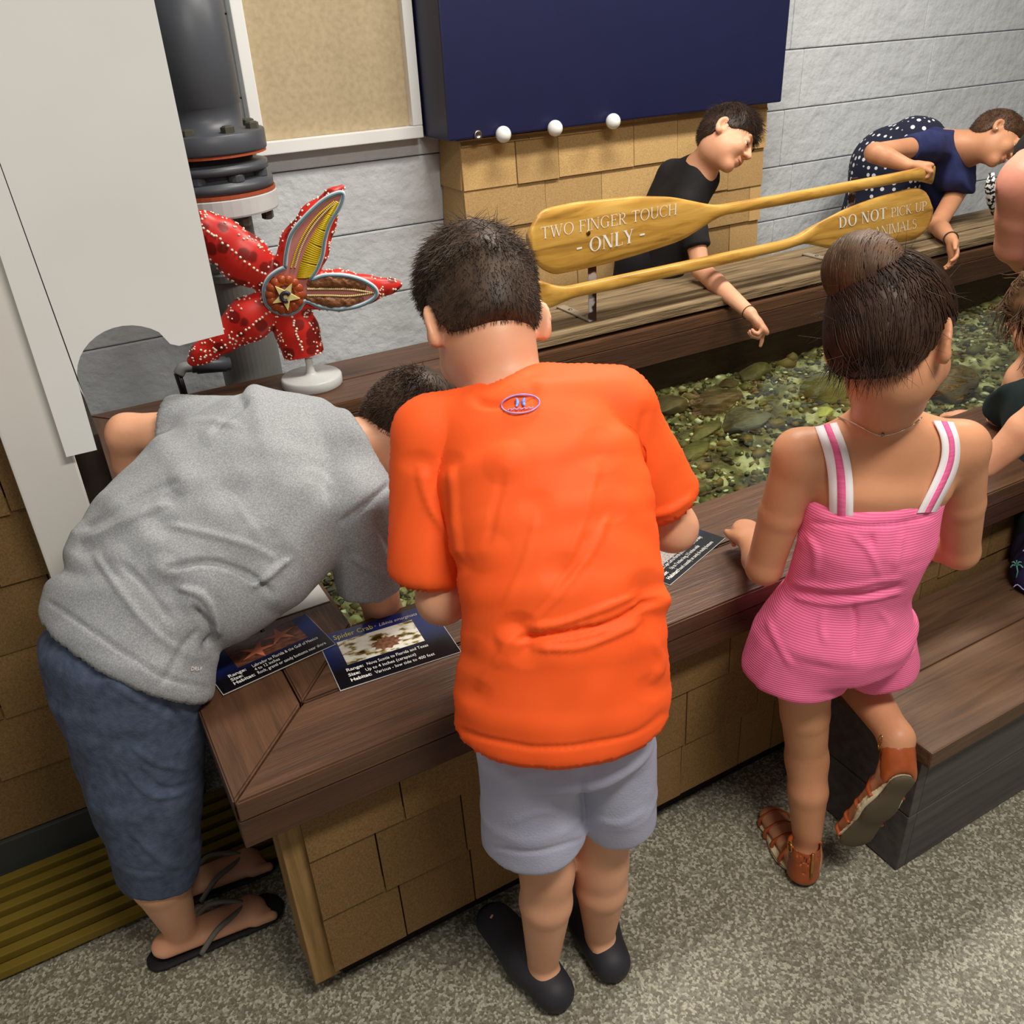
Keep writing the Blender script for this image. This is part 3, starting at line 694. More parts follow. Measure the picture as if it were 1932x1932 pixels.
def photo_mat(name, cols, ns, contrast=(.3, .7)):
    m = pmat(name, [srgb(*c) for c in cols], nscale=ns, detail=8, rough=.2, contrast=contrast, coord='UV'); return m
ph_crab = photo_mat('crab_photo_print', [(60, 50, 24), (150, 130, 66), (240, 236, 214), (250, 248, 236)], 5, (.36, .56))
ph_star = photo_mat('starfish_photo_print', [(70, 40, 30), (104, 62, 46), (130, 84, 62)], 9)
ph_hshoe = photo_mat('sand_photo_print', [(110, 104, 104), (170, 160, 156), (200, 190, 184)], 30)
def rows(root, L_, u, v, w, hgt, lines, size, x0=.12, xb=None):
    for (head, body, y, wd, xo) in lines:
        t_ = text_mesh('printed_text', head, L_(x0, y, .0019), u, v, size, M_ink_w, root, bold=.02, lift=.0003)
        text_mesh('printed_text', body, L_(xo, y, .0019), u, v, size, M_ink_w, root, width=wd*w, lift=.0003)
c1 = card('species_card', 'dark blue starfish card at the corner of the rail under the grey shirt', (422, 1311), (632, 1216), (581, 1158), (.22, .86, .42, .99, ph_star), M_card, z=H+.003)
rows(*c1, [('Range:', 'Labrador to Florida & the Gulf of Mexico', .28, .60, .32), ('Size:', '4 to 12 inches', .18, .22, .32), ('Habitat:', 'Rock, gravel or sandy bottoms near shore', .08, .62, .32)], .0115, x0=.11)
# printed sea stars in the photo
M_orange_print = pmat('orange_starfish_print', [srgb(176, 96, 66), srgb(214, 128, 92)], nscale=60, rough=.3)
def flat_star(root, L_, cx, cy, r, rot, sq):
    bm = bmesh.new(); vs = []
    for i in range(10):
        a = rot+i*math.pi/5; rr = r if i % 2 == 0 else r*.30; vs.append(bm.verts.new(L_(cx+rr*math.cos(a), cy+rr*math.sin(a)*sq, .00225)))
    bm.faces.new(vs); from_bm('printed_starfish', bm, M_orange_print, root)
flat_star(c1[0], c1[1], .68, .75, .17, .3, 1.3); flat_star(c1[0], c1[1], .44, .62, .17, 1.1, 1.3)
c2 = card('species_card', 'blue Spider Crab card lying on the front rail below the orange sleeve', (643, 1303), (869, 1230), (790, 1147), (.13, .79, .36, .80, ph_crab), M_card)
lt = c2[1]
text_mesh('printed_text', 'Spider Crab', lt(.12, .855, .0019), c2[2], c2[3], .0185, M_ink_y, c2[0], width=.34*c2[4], bold=.005, lift=.0003)
text_mesh('printed_text', '•  Libinia emarginata', lt(.47, .86, .0019), c2[2], c2[3], .012, M_ink_w, c2[0], width=.38*c2[4], shear=.3, lift=.0003)
rows(*c2, [('Range:', 'Nova Scotia to Florida and Texas', .25, .52, .27), ('Size:', 'Up to 4 inches (carapace)', .16, .42, .24), ('Habitat:', 'Various - low tide to 400 feet', .07, .50, .30)], .011, x0=.10)
flat_star.__doc__ = 'flat printed shape'
bm = bmesh.new(); vs = []
for i in range(22):
    a = i*2*math.pi/22; rr = .10*(1+.35*(i % 2)); vs.append(bm.verts.new(lt(.50+rr*math.cos(a), .53+rr*.9*math.sin(a), .00225)))
bm.faces.new(vs); from_bm('printed_crab', bm, pmat('brown_crab_print', [srgb(104, 62, 44), srgb(170, 122, 92)], nscale=160, rough=.3), c2[0])
c3 = card('species_card', 'dark species card with a sandy photo on the front rail right of the orange boy', (1264, 1104), (1367, 1016), (1313.5, 993), (.10, .82, .36, .82, ph_hshoe), M_card, hfix=.125)
rows(*c3, [('Range:', 'Cape Cod to Florida (introduced into San Fran Bay)', .29, .66, .22), ('Size:', 'Up to 7 inches long, 3.5 inches wide', .18, .50, .22), ('Habitat:', 'Found coastally on sandy & muddy bottoms', .07, .62, .24)], .0115, x0=.06)
pp = boxo('paper_sheet', (.075, 1.345, H+.0006), (.327, 1.55, H+.0022), plain('white_paper', srgb(206, 204, 200), .5), None, 0)
tag(pp, 'white laminated sheet on the left rail under the leaning grey boy', 'paper')
# ================================================================ grey stand pipe, flanges and valve
PX, PY = .567, 2.80
M_pvc = plain('dark_grey_pvc', srgb(74, 77, 84), .4); M_pvc2 = plain('mid_grey_pipe', srgb(118, 118, 116), .5); M_rubber = plain('orange_gasket', srgb(168, 78, 44), .6)
M_ring = plain('white_flange_ring', srgb(196, 196, 196), .45); M_bolt = plain('dull_bolt', srgb(96, 94, 84), .45, metallic=.6)
sp = empty('stand_pipe', (PX, PY, 0), 'thick grey stand pipe with bolted flanges rising behind the starfish model', 'pipe')
def lat(name, prof, m, parent=sp, M=None):
    bm = bmesh.new(); lathe(bm, prof, 40, M or Matrix.Translation((PX, PY, 0))); return from_bm(name, bm, m, parent, True if len(prof) > 6 else False)
lat('lower_coupling', [(.0, .0), (.092, .0), (.092, .835), (.098, .84), (.098, .86), (.085, .865)], M_pvc2)
lat('pipe', [(.085, .866), (.085, 1.03)], M_pvc2)
lat('flange_ring', [(.05, 1.031), (.168, 1.031), (.170, 1.036), (.170, 1.078), (.165, 1.082), (.05, 1.082)], M_ring)
lat('gasket', [(.05, 1.0825), (.168, 1.0825), (.168, 1.092), (.05, 1.092)], M_rubber)
lat('flange', [(.05, 1.0925), (.165, 1.0925), (.165, 1.118), (.13, 1.124), (.13, 1.140), (.158, 1.143), (.158, 1.162), (.12, 1.168), (.12, 1.186), (.05, 1.186)], M_pvc)
lat('gasket', [(.05, 1.1865), (.160, 1.1865), (.160, 1.194), (.05, 1.194)], M_rubber)
lat('flange', [(.05, 1.1945), (.162, 1.1945), (.164, 1.20), (.164, 1.243), (.16, 1.247), (.108, 1.249), (.108, 1.31), (.112, 1.315), (.112, 1.75), (.05, 1.75)], M_pvc)
for k in range(8):
    a = k*math.pi/4+.25; x, y = PX+.137*math.cos(a), PY+.137*math.sin(a)
    bm = bmesh.new(); lathe(bm, [(.019, 1.2475), (.019, 1.262), (.012, 1.266)], 6, Matrix.Translation((x, y, 0))); from_bm('bolt', bm, M_bolt, sp)
    bm = bmesh.new(); lathe(bm, [(.012, 1.0), (.018, 1.004), (.018, 1.03)], 6, Matrix.Translation((x, y, 0))); from_bm('bolt', bm, M_bolt, sp)
    bm = bmesh.new(); lathe(bm, [(.022, 1.1185), (.024, 1.123), (.024, 1.139), (.022, 1.1425)], 14, Matrix.Translation((x*.97+PX*.03, y*.97+PY*.03, 0))); from_bm('lug', bm, M_pvc, sp)
vy = 2.70
vl = empty('pipe_valve', ony(395, 690, vy), 'small grey plastic valve with red handle beside the stand pipe', 'valve')
a_, b_ = ony(362, 692, vy), ony(434, 686, vy)
tubeo('valve_body', [a_, a_+(b_-a_)*.1, a_+(b_-a_)*.12, b_-(b_-a_)*.12, b_-(b_-a_)*.1, b_], [.019, .019, .023, .023, .019, .019], M_pvc, vl, 20)
tubeo('valve_handle', [ony(380, 681, vy), ony(397, 671, vy), ony(410, 678, vy)], [.010, .017, .012], plain('red_handle', srgb(150, 20, 26), .4), vl, 14)
tubeo('elbow', spline([ony(362, 692, vy), ony(345, 694, vy), ony(337, 706, vy)], 6), .016, plain('pale_elbow', srgb(150, 150, 150), .4), vl, 14)
tubeo('black_tube', [ony(335, 704, vy), ony(345, 735, vy), ony(352, 760, vy)], .011, plain('black_hose', srgb(24, 22, 20), .35), vl, 12)
# ================================================================ starfish model on a white stand
SB = np.array([.655, 2.435, H]); SN = nrm([-SB[0], -SB[1], 0]); SU = nrm(np.cross([0, 0, 1.], -SN))*-1; SU = SU if SU[0] > 0 else -SU
def spt(x, y, w=0.0):
    v = ray(x, y); tt = ((SB-CAM) @ SN)/(v @ SN); return CAM+v*tt+SN*w
S0 = np.linalg.norm(spt(560, 550)-spt(540, 550))/20
sf = empty('starfish_model', SB, 'red starfish anatomy model with cut-open arms on a white round stand', 'model')
M_red = bpy.data.materials.new('spotted_red_skin'); M_red.use_nodes = True
def red_nodes(m):
    nt = m.node_tree; N = nt.nodes; L = nt.links; b = N['Principled BSDF']; tc = N.new('ShaderNodeTexCoord')
    v = N.new('ShaderNodeTexVoronoi'); v.inputs['Scale'].default_value = 24; L.new(tc.outputs['Object'], v.inputs['Vector'])
    nz = N.new('ShaderNodeTexNoise'); nz.inputs['Scale'].default_value = 50; L.new(tc.outputs['Object'], nz.inputs['Vector'])
    ad = N.new('ShaderNodeMath'); ad.operation = 'MULTIPLY_ADD'; ad.inputs[1].default_value = .25; L.new(nz.outputs['Fac'], ad.inputs[0]); L.new(v.outputs['Distance'], ad.inputs[2])
    r = N.new('ShaderNodeValToRGB'); e = r.color_ramp.elements; e[0].position = .50; e[0].color = srgb(134, 24, 20); e[1].position = .60; e[1].color = srgb(214, 44, 36); L.new(ad.outputs[0], r.inputs[0])
    L.new(r.outputs[0], b.inputs['Base Color']); b.inputs['Roughness'].default_value = .38
red_nodes(M_red)
def chain(S, pts, fl, k=.012, w0=0.0):
    for (x0, y0, r0), (x1, y1, r1) in zip(pts, pts[1:]):
        S.ecap(spt(x0, y0, w0), spt(x1, y1, w0), r0*S0, r1*S0, np.cross(spt(x1, y1)-spt(x0, y0), SN), fl, k)
S = Sdf()
chain(S, [(548, 530, 40), (575, 465, 45), (600, 415, 34), (630, 372, 17), (645, 354, 6)], .62)
chain(S, [(570, 548, 36), (640, 548, 40), (690, 546, 28), (735, 540, 15), (752, 537, 8)], .62)
S.cap(spt(537, 552), spt(538, 552, .01), 40*S0, 40*S0, .02)
S.plane(spt(537, 550, .020), SN, .004)
S3 = Sdf(); chain(S3, [(545, 590, 38), (560, 625, 43), (580, 690, 40)], .62, w0=-.012); S3.plane(spt(575, 672), nrm(spt(578, 680)-spt(558, 610)), .004); join(S, S3, .02)
chain(S, [(512, 577, 34), (470, 605, 43), (420, 640, 29), (380, 670, 21), (364, 683, 12)], .62, w0=-.012)
chain(S, [(508, 524, 34), (462, 492, 48), (415, 455, 43), (380, 432, 32), (345, 415, 12)], .62, w0=-.012)
so, SV, SF = sdf_obj('starfish_body', S, .004, M_red, sf)
outline = [(537, 501), (540, 473), (550, 437), (578, 403), (609.5, 374.6), (635, 362), (646, 364), (640, 385), (622, 416), (612, 447), (607, 478), (597, 504), (586, 523), (612, 516), (646, 516), (677, 523), (700, 535), (709, 548), (700, 561), (672, 574), (635, 579), (602, 574), (576, 564), (563, 579), (545, 588), (521, 584), (503, 569), (498, 543), (506, 522), (521, 509)]
def offs(pts, c): return pts
bm = bmesh.new(); vs = [bm.verts.new(spt(x, y, .0215)) for x, y in outline]; es = [bm.edges.new((vs[i], vs[(i+1) % len(vs)])) for i in range(len(vs))]; bmesh.ops.triangle_fill(bm, use_beauty=True, edges=es, normal=Vector(SN))
from_bm('cut_face', bm, plain('pink_flesh', srgb(200, 128, 124), .4), sf)
cl = spline([spt(x, y, .022) for x, y in outline+outline[:1]], 5)
tubeo('rim', cl, .0065, plain('pale_grey_rim', srgb(206, 214, 216), .45), sf, 8)
cen = spt(560, 530, .0245)
tubeo('rim_line', cl+SN*.0045, .0036, plain('blue_grey_rim', srgb(108, 138, 156), .45), sf, 8)
M_yelr = plain('yellow_ridge', srgb(232, 200, 40), .4)
ridge_l = [(583, 522), (588, 505), (593, 485), (599, 462), (606, 440), (616, 418), (627, 398), (636, 380)]; ridge_r = [(598, 510), (602, 497), (606, 474), (611, 452), (617, 430), (624, 414), (632, 396), (639, 380)]
RL = spline([(x, y, 0) for x, y in [(560, 520), (566, 495), (577, 465), (590, 440), (604, 418), (618, 398), (632, 378)]], 8); RR = spline([(x, y, 0) for x, y in [(588, 517), (598, 500), (604, 474), (610, 447), (618, 420), (629, 398), (638, 378)]], 8)
for i in range(0, 44):
    tpar = i/43*(len(RL)-1); j = min(int(tpar), len(RL)-2); fr = tpar-j; A_ = RL[j]+(RL[j+1]-RL[j])*fr; j2 = min(int(i/43*(len(RR)-1)), len(RR)-2); B_ = RR[j2]
    tubeo('ridge', [spt(A_[0], A_[1], .023), spt((A_[0]+B_[0])/2, (A_[1]+B_[1])/2, .028), spt(B_[0], B_[1], .023)], [.003, .0034, .003], M_yelr, sf, 6)
def beads(path, n, r, m, w):
    pts = spline([(x, y, 0) for x, y in path], 8); d = np.r_[0, np.cumsum(np.linalg.norm(np.diff(pts, axis=0), axis=1))]
    bmm = bmesh.new()
    for s_ in np.linspace(0, d[-1], n):
        x = np.interp(s_, d, pts[:, 0]); y = np.interp(s_, d, pts[:, 1]); bmesh.ops.create_icosphere(bmm, subdivisions=1, radius=r, matrix=Matrix.Translation(Vector(spt(x, y, w))))
    o = from_bm('bead_row', bmm, m, sf, True); o['kind'] = 'stuff'
M_cream = plain('cream_bead', srgb(226, 206, 150), .4)
for dx in (0, 7): beads([(549+dx, 500), (560+dx, 465), (578+dx, 430), (600+dx, 402), (628+dx*.6, 378)], 46, .0032, M_cream if dx else M_yelr, .025)
for yy in (541, 553): beads([(580, yy), (620, yy), (660, yy+1), (702, 548)], 34, .0034, M_cream, .026)
M_lobe = pmat('brown_gland', [srgb(104, 60, 34), srgb(150, 98, 62)], nscale=60, rough=.4, bump=.4, bscale=120)
Sg = Sdf(); chain(Sg, [(585, 531, 8), (620, 527, 12), (655, 529, 10), (685, 538, 6)], .7, .006, .020); o, _, _ = sdf_obj('gland', Sg, .003, M_lobe, sf, wob=(.0018, 260))
Sg = Sdf(); chain(Sg, [(580, 560, 8), (620, 566, 12), (655, 566, 10), (682, 561, 5)], .7, .006, .020); o, _, _ = sdf_obj('gland', Sg, .003, M_lobe, sf, wob=(.0018, 260))
M_stom = plain('orange_brown_stomach', srgb(164, 72, 34), .3)
for k in range(14):
    a = k*2*math.pi/14; x, y = 537+27*math.cos(a), 551+27*math.sin(a)
    Sg = Sdf().ell(spt(x, y, .026), (SU, (0, 0, 1), SN), (.016, .016, .012)); sdf_obj('stomach_lobe', Sg, .004, M_stom, sf)
bm = bmesh.new(); vs = []
for i in range(10):
    a = math.radians(8+36*i); rr = 27 if i % 2 == 0 else 11; vs.append(bm.verts.new(spt(538+rr*math.cos(a), 552+rr*math.sin(a), .034)))
f = bm.faces.new(vs); r = bmesh.ops.extrude_face_region(bm, geom=[f])
for v in r['geom']:
    if isinstance(v, bmesh.types.BMVert): v.co += Vector(SN*.010)
bmesh.ops.recalc_face_normals(bm, faces=bm.faces); from_bm('cream_star', bm, plain('cream_star_plastic', srgb(236, 222, 150), .4), sf)
tubeo('purple_canal', spline([spt(538+8*math.cos(a), 552+8*math.sin(a), .046) for a in np.linspace(math.radians(60), math.radians(330), 8)], 4), .0055, plain('purple_black', srgb(52, 44, 60), .4), sf, 8)
# white tubercles
Nn = normals_np(SV, SF); sel = np.where((Nn @ SN > -.3))[0]; rel = SV-spt(537, 550)
inout = np.array([True]*len(SV)); fl_ = (SV-spt(537, 550, .0)) @ SN > .0185
sel = np.array([i for i in sel if not fl_[i]]); pick = RNG.choice(sel, 430, replace=False)
bm = bmesh.new()
for i in pick: bmesh.ops.create_icosphere(bm, subdivisions=1, radius=RNG.uniform(.0026, .0040), matrix=Matrix.Translation(Vector(SV[i])))
for line in ([(508, 520), (462, 488), (415, 448), (385, 430)], [(508, 585), (470, 612), (425, 648), (380, 676)], [(552, 595), (560, 625), (570, 655)]):
    pts = spline([(x, y, 0) for x, y in line], 6)
    for x, y, _ in pts+RNG.normal(0, .8, pts.shape):
        q = spt(x, y, .03); j = np.argmin(np.linalg.norm((SV-q)-np.outer((SV-q) @ SN, SN), axis=1)+np.where(Nn @ SN > 0, 0, 1)); bmesh.ops.create_icosphere(bm, subdivisions=1, radius=.0042, matrix=Matrix.Translation(Vector(SV[j])))
o = from_bm('tubercles', bm, plain('white_tubercle', srgb(240, 226, 206), .4), sf, True); o['kind'] = 'stuff'
M_stand = plain('white_stand_plastic', srgb(196, 198, 196), .4)
bm = bmesh.new(); lathe(bm, [(.0, 0), (.085, 0), (.087, .004), (.087, .026), (.082, .031), (.018, .033), (.013, .040), (.0105, .06), (.0105, .12)], 48, Matrix.Translation(Vector(SB)))
from_bm('stand', bm, M_stand, sf, True)
# ================================================================ people: shared builders
def to_px(V):
    v = V-CAM; z = v @ CF; return np.stack([966+FPX*(v @ CR)/z, 966+FPX*(v @ CD)/z], -1)
def fold_px(V, F, items):
    """soft ridges and creases in cloth, located from where they lie on the visible side of the garment"""
    N = normals_np(V, F); q = to_px(V); vis = np.clip(-np.einsum('ij,ij->i', N, (V-CAM)/np.linalg.norm(V-CAM, axis=1)[:, None])*3+.15, 0, 1); off = np.zeros(len(V))
    q3 = np.c_[q, np.zeros(len(q))]
    for pts, wd, ht in items:
        p = spline(np.c_[np.array(pts, float), np.zeros(len(pts))], 6) if len(pts) > 2 else np.c_[np.array(pts, float), np.zeros(len(pts))]
        d = dist_poly(q3, p); e = np.minimum(np.linalg.norm(q3-p[0], axis=1), np.linalg.norm(q3-p[-1], axis=1))
        off += ht*np.exp(-(d/wd)**2)*np.clip(e/(2.5*wd), .1, 1)
    return V+N*(off*vis)[:, None]
def cloth(name, S, h, mat, parent, fold=None, wob=None):
    V, F = S.mesh(h, 9)
    if fold: V = fold_px(V, F, fold)
    if wob:
        amp, fr = wob; N = normals_np(V, F); q = V*fr
        V = V+N*(amp*np.sin(q[:, 0]+1.7*np.sin(q[:, 1]*.8))*np.sin(q[:, 2]*.7+q[:, 1]))[:, None]
    return link(name, mesh_np(name, V, F), mat, parent)
def limb(S, pts, rads, k=.015):
    sub = Sdf()
    for a, b, ra, rb in zip(pts, pts[1:], rads, rads[1:]): sub.cap(a, b, ra, rb, .006)
    join(S, sub, k)
def secs(S, rows, k=.03, inset=0.0, cs=2.2):
    """rows: (xl,yl,Dl, xr,yr,Dr, flat) silhouette sections from top to bottom"""
    R_ = []
    for xl, yl, Dl, xr, yr, Dr, fl in rows:
        a, b = P(xl, yl, Dl), P(xr, yr, Dr); R_.append(((a+b)/2, np.linalg.norm(b-a)/2-inset, b-a, fl))
    sub = Sdf()
    for (c0, r0, w0, f0), (c1, r1, w1, f1) in zip(R_, R_[1:]): sub.ecap(c0, c1, r0, r1, w0+w1, f0, .008, flat2=f1, cs=cs)
    join(S, sub, k)
    return R_
def rodr(v, ax, a):
    ax = nrm(ax); return v*math.cos(a)+np.cross(ax, v)*math.sin(a)+ax*(ax @ v)*(1-math.cos(a))
def hand(S, wrist, d, palm, thumb, size=.145, curl=((.3, .3, .2),)*4, thumb_open=.6, spread=.08, k=.006, tw=.026):
    """d: wrist to knuckles, palm: palm normal, thumb: side the thumb is on"""
    d = nrm(d); palm = nrm(palm-d*(np.asarray(palm) @ d)); t = np.asarray(thumb, float); t = nrm(t-d*(t @ d)-palm*(t @ palm))
    s = size/.145; W = np.asarray(wrist, float); pl_ = .068*s
    S.ecap(W, W+d*.030*s, .0195*s, .027*s, t, .58, .012)
    S.ecap(W+d*.028*s, W+d*(pl_-.010*s), .028*s, .031*s, t, .42, .010)
    off = (.0235, .0080, -.0080, -.0225); ln = (.058, .064, .060, .047); rr = (.0080, .0083, .0080, .0070)
    for i in range(4):
        b = W+d*(pl_-(.006 if i in (0, 3) else 0)*s-.004*s)+t*off[i]*s; v = rodr(d, palm, 0); v = nrm(d+t*spread*(1.5-i)*.7)
        ax = np.cross(v, palm); sub = Sdf(); p = b; L = ln[i]*s; r = rr[i]*s
        c = curl[i] if len(curl) > i else curl[-1]
        for j, (fr, cc) in enumerate(zip((.46, .31, .23), c)):
            v = rodr(v, ax, cc); q = p+v*L*fr; sub.cap(p, q, r*(1-.08*j), r*(1-.08*(j+1)), .002); p = q
        join(S, sub, .0035)
    b = W+d*.020*s+t*.020*s; v = nrm(t*thumb_open+d*.75+palm*.35); q = b+v*.032*s; v2 = nrm(v+d*.25-t*.1); q2 = q+v2*.024*s
    S.cap(b, q, .0115*s, .0092*s, .008); S.cap(q, q2, .0090*s, .0072*s, .003)
def head(S, c, F, U, s=.205, jaw=1.0, ear_out=.6):
    F = nrm(F); R = nrm(np.cross(F, U)); U = np.cross(R, F); g = s/.21; c = np.asarray(c, float)
    def q(r, f, u): return c+(R*r+F*f+U*u)*g
    A = (R, F, U)
    S.ell(q(0, -.012, .025), A, np.array((.071, .090, .080))*g, .02)
    S.ell(q(0, .025, -.030), A, np.array((.058, .060, .072))*g, .03)
    S.ell(q(0, .010, -.045), A, np.array((.056, .055, .045))*g*jaw, .03)
    S.ell(q(0, .066, -.086), A, np.array((.024, .020, .018))*g, .025)
    for sd in (-1, 1):
        S.ell(q(sd*.030, .093, .004), A, np.array((.016, .012, .011))*g, .012, 's')
        S.ell(q(sd*.034, .064, -.030), A, np.array((.022, .020, .022))*g, .02)
        S.ell(q(sd*.028, .078, .024), A, np.array((.020, .008, .006))*g, .012)
    for sd in (-1, 1): S.ell(q(sd*.030, .0755, .0065), A, np.array((.0150, .0125, .0095))*g, .004); S.ell(q(sd*.030, .0745, -.0095), A, np.array((.0145, .0115, .0060))*g, .004)
    S.cap(q(0, .084, .010), q(0, .104, -.020), .0065*g, .0095*g, .010)
    for sd in (-1, 1): S.ell(q(sd*.009, .094, -.024), A, np.array((.008, .009, .007))*g, .006)
    S.ell(q(0, .085, -.049), A, np.array((.021, .010, .0055))*g, .006); S.ell(q(0, .083, -.060), A, np.array((.017, .010, .006))*g, .006)
    for sd in (-1, 1):
        inp = nrm(-F*.80+R*sd*ear_out); nn = nrm(np.cross(inp, U)); ec = q(sd*.076, -.012, -.010)
        e = Sdf(); e.ell(ec, (nn, inp, U), np.array((.0075, .021, .031))*g, .004); e.ell(ec+R*sd*.006*g-U*.022*g+inp*-.004*g, (nn, inp, U), np.array((.007, .011, .012))*g, .008)
        out = nn if nn @ (R*sd) > 0 else -nn
        e.ell(ec+out*.009*g+U*.003*g-inp*.002*g, (nn, inp, U), np.array((.0095, .0125, .019))*g, .004, 's')
        join(S, e, .010)
    return R, F, U, q
M_eye = plain('eye_white', srgb(232, 226, 218), .15); M_iris = plain('dark_iris', srgb(40, 26, 18), .1)
def eyes(q, F, R, parent, g=1.0):
    for sd in (-1, 1):
        e = ball('eye', q(sd*.030, .0722, -.002), .0116*g, M_eye, parent); c = q(sd*.030, .0800, -.0035)
        ball('iris', c, .0050*g, M_iris, e)
def face_marks(q, root, g, brow):
    mb = plain('brow_hair', srgb(*brow), .7); ml = plain('lip_skin', srgb(190, 108, 96), .45)
    for sd in (-1, 1): tubeo('eyebrow', spline([q(sd*.014, .0905, .0235), q(sd*.030, .0890, .0285), q(sd*.045, .0790, .0250)], 5), [.0018]*5+[.0022]*5+[.0012], mb, root, 6)
    for sd in (-1, 1): tubeo('eyelashes', spline([q(sd*.018, .0865, -.0030), q(sd*.030, .0880, -.0045), q(sd*.042, .0820, -.0030)], 4), .0012, mb, root, 5)
    tubeo('lips', spline([q(-.017, .0860, -.0545), q(-.008, .0935, -.0535), q(0, .0945, -.0545), q(.008, .0935, -.0535), q(.017, .0860, -.0545)], 4), [.0012, .002, .0026, .003, .0034, .0036, .0036, .0034, .0036, .0036, .0036, .0034, .003, .0026, .002, .0016, .0012], ml, root, 6)
def skin_mat(name, a, b): return pmat(name, [srgb(*a), srgb(*b)], nscale=7, detail=3, rough=.46, spec=.35, sss=(.14, .012), bump=.04, bscale=120)
SK_TAN = skin_mat('tanned_skin', (196, 136, 100), (212, 152, 114)); SK_FAIR = skin_mat('fair_warm_skin', (216, 156, 122), (230, 174, 140)); SK_PINK = skin_mat('pinkish_skin', (212, 140, 118), (224, 156, 134))
# ---- hair: combed strands over a cap
def hair_mat(name, a, b): return pmat(name, [srgb(*a), srgb(*b)], nscale=34, rough=.5, spec=.3, detail=3, contrast=(.25, .75))
def strands(V, N, dirf, length, steps, r, S=None, lift=.001, jit=.15, taper=.25):
    n = len(V); p = V.copy(); paths = [p.copy()]; st = np.broadcast_to(np.asarray(length)/steps, (n,))[:, None]; nv = N.copy()
    jv = RNG.standard_normal((n, 3))*jit
    for i in range(steps):
        d = dirf(p, nv)+jv; d /= np.linalg.norm(d, axis=1)[:, None]+1e-9; p = p+d*st
        if S is not None:
            e = 1e-3; s0 = S(p); g = np.stack([S(p+np.eye(3)[k]*e)-s0 for k in range(3)], -1)/e; g /= np.linalg.norm(g, axis=1)[:, None]+1e-9
            p = p-g*(s0-lift)[:, None]; nv = g
        paths.append(p.copy())
    Q = np.stack(paths, 1); m = steps+1
    T = np.gradient(Q, axis=1); T /= np.linalg.norm(T, axis=2)[..., None]+1e-9
    u = np.cross(T, N[:, None, :]); u /= np.linalg.norm(u, axis=2)[..., None]+1e-9; w = np.cross(T, u)
    rr = r*(1-(1-taper)*np.linspace(0, 1, m)**1.5)[None, :, None]; k = 3
    rings = np.stack([Q+rr*(math.cos(a)*u+math.sin(a)*w) for a in (0, 2.094, 4.189)], 2)
    VV = rings.reshape(-1, 3); base = (np.arange(n)*m*k)[:, None, None]; i = np.arange(m-1)[None, :, None]*k; j = np.arange(k)[None, None, :]
    F = np.stack([base+i+j, base+i+(j+1) % k, base+i+k+(j+1) % k, base+i+k+j], -1).reshape(-1, 4)
    return VV, F
def merge(*parts):
    Vs, Fs, o = [], [], 0
    for V, F in parts: Vs.append(V); Fs.append(F+o); o += len(V)
    return np.concatenate(Vs), np.concatenate(Fs)
def sample(V, F, n, mask=None):
    N = normals_np(V, F); idx = np.arange(len(V)) if mask is None else np.where(mask)[0]
    i = RNG.choice(idx, n, replace=len(idx) < n); return V[i]+RNG.standard_normal((n, 3))*.0012, N[i]
def shoe(S, heel, toe, w=.042, hgt=.05):
    d = nrm((toe-heel)*np.array([1, 1, .3])); side = nrm(np.cross(d, [0, 0, 1])); up = np.cross(side, d)
    S.ecap(heel+up*.028, heel+(toe-heel)*.45+up*.032, w*.86, w, side, .95, .02); S.ecap(heel+(toe-heel)*.45+up*.034, toe+d*.01+up*.026, w, w*.9, side, .85, .02, flat2=.66)
    S.plane(heel+up*.002, -up, .002)
M_shoe = plain('dark_shoe', srgb(44, 44, 50), .6); M_sole = plain('pale_sole', srgb(206, 204, 198), .7)
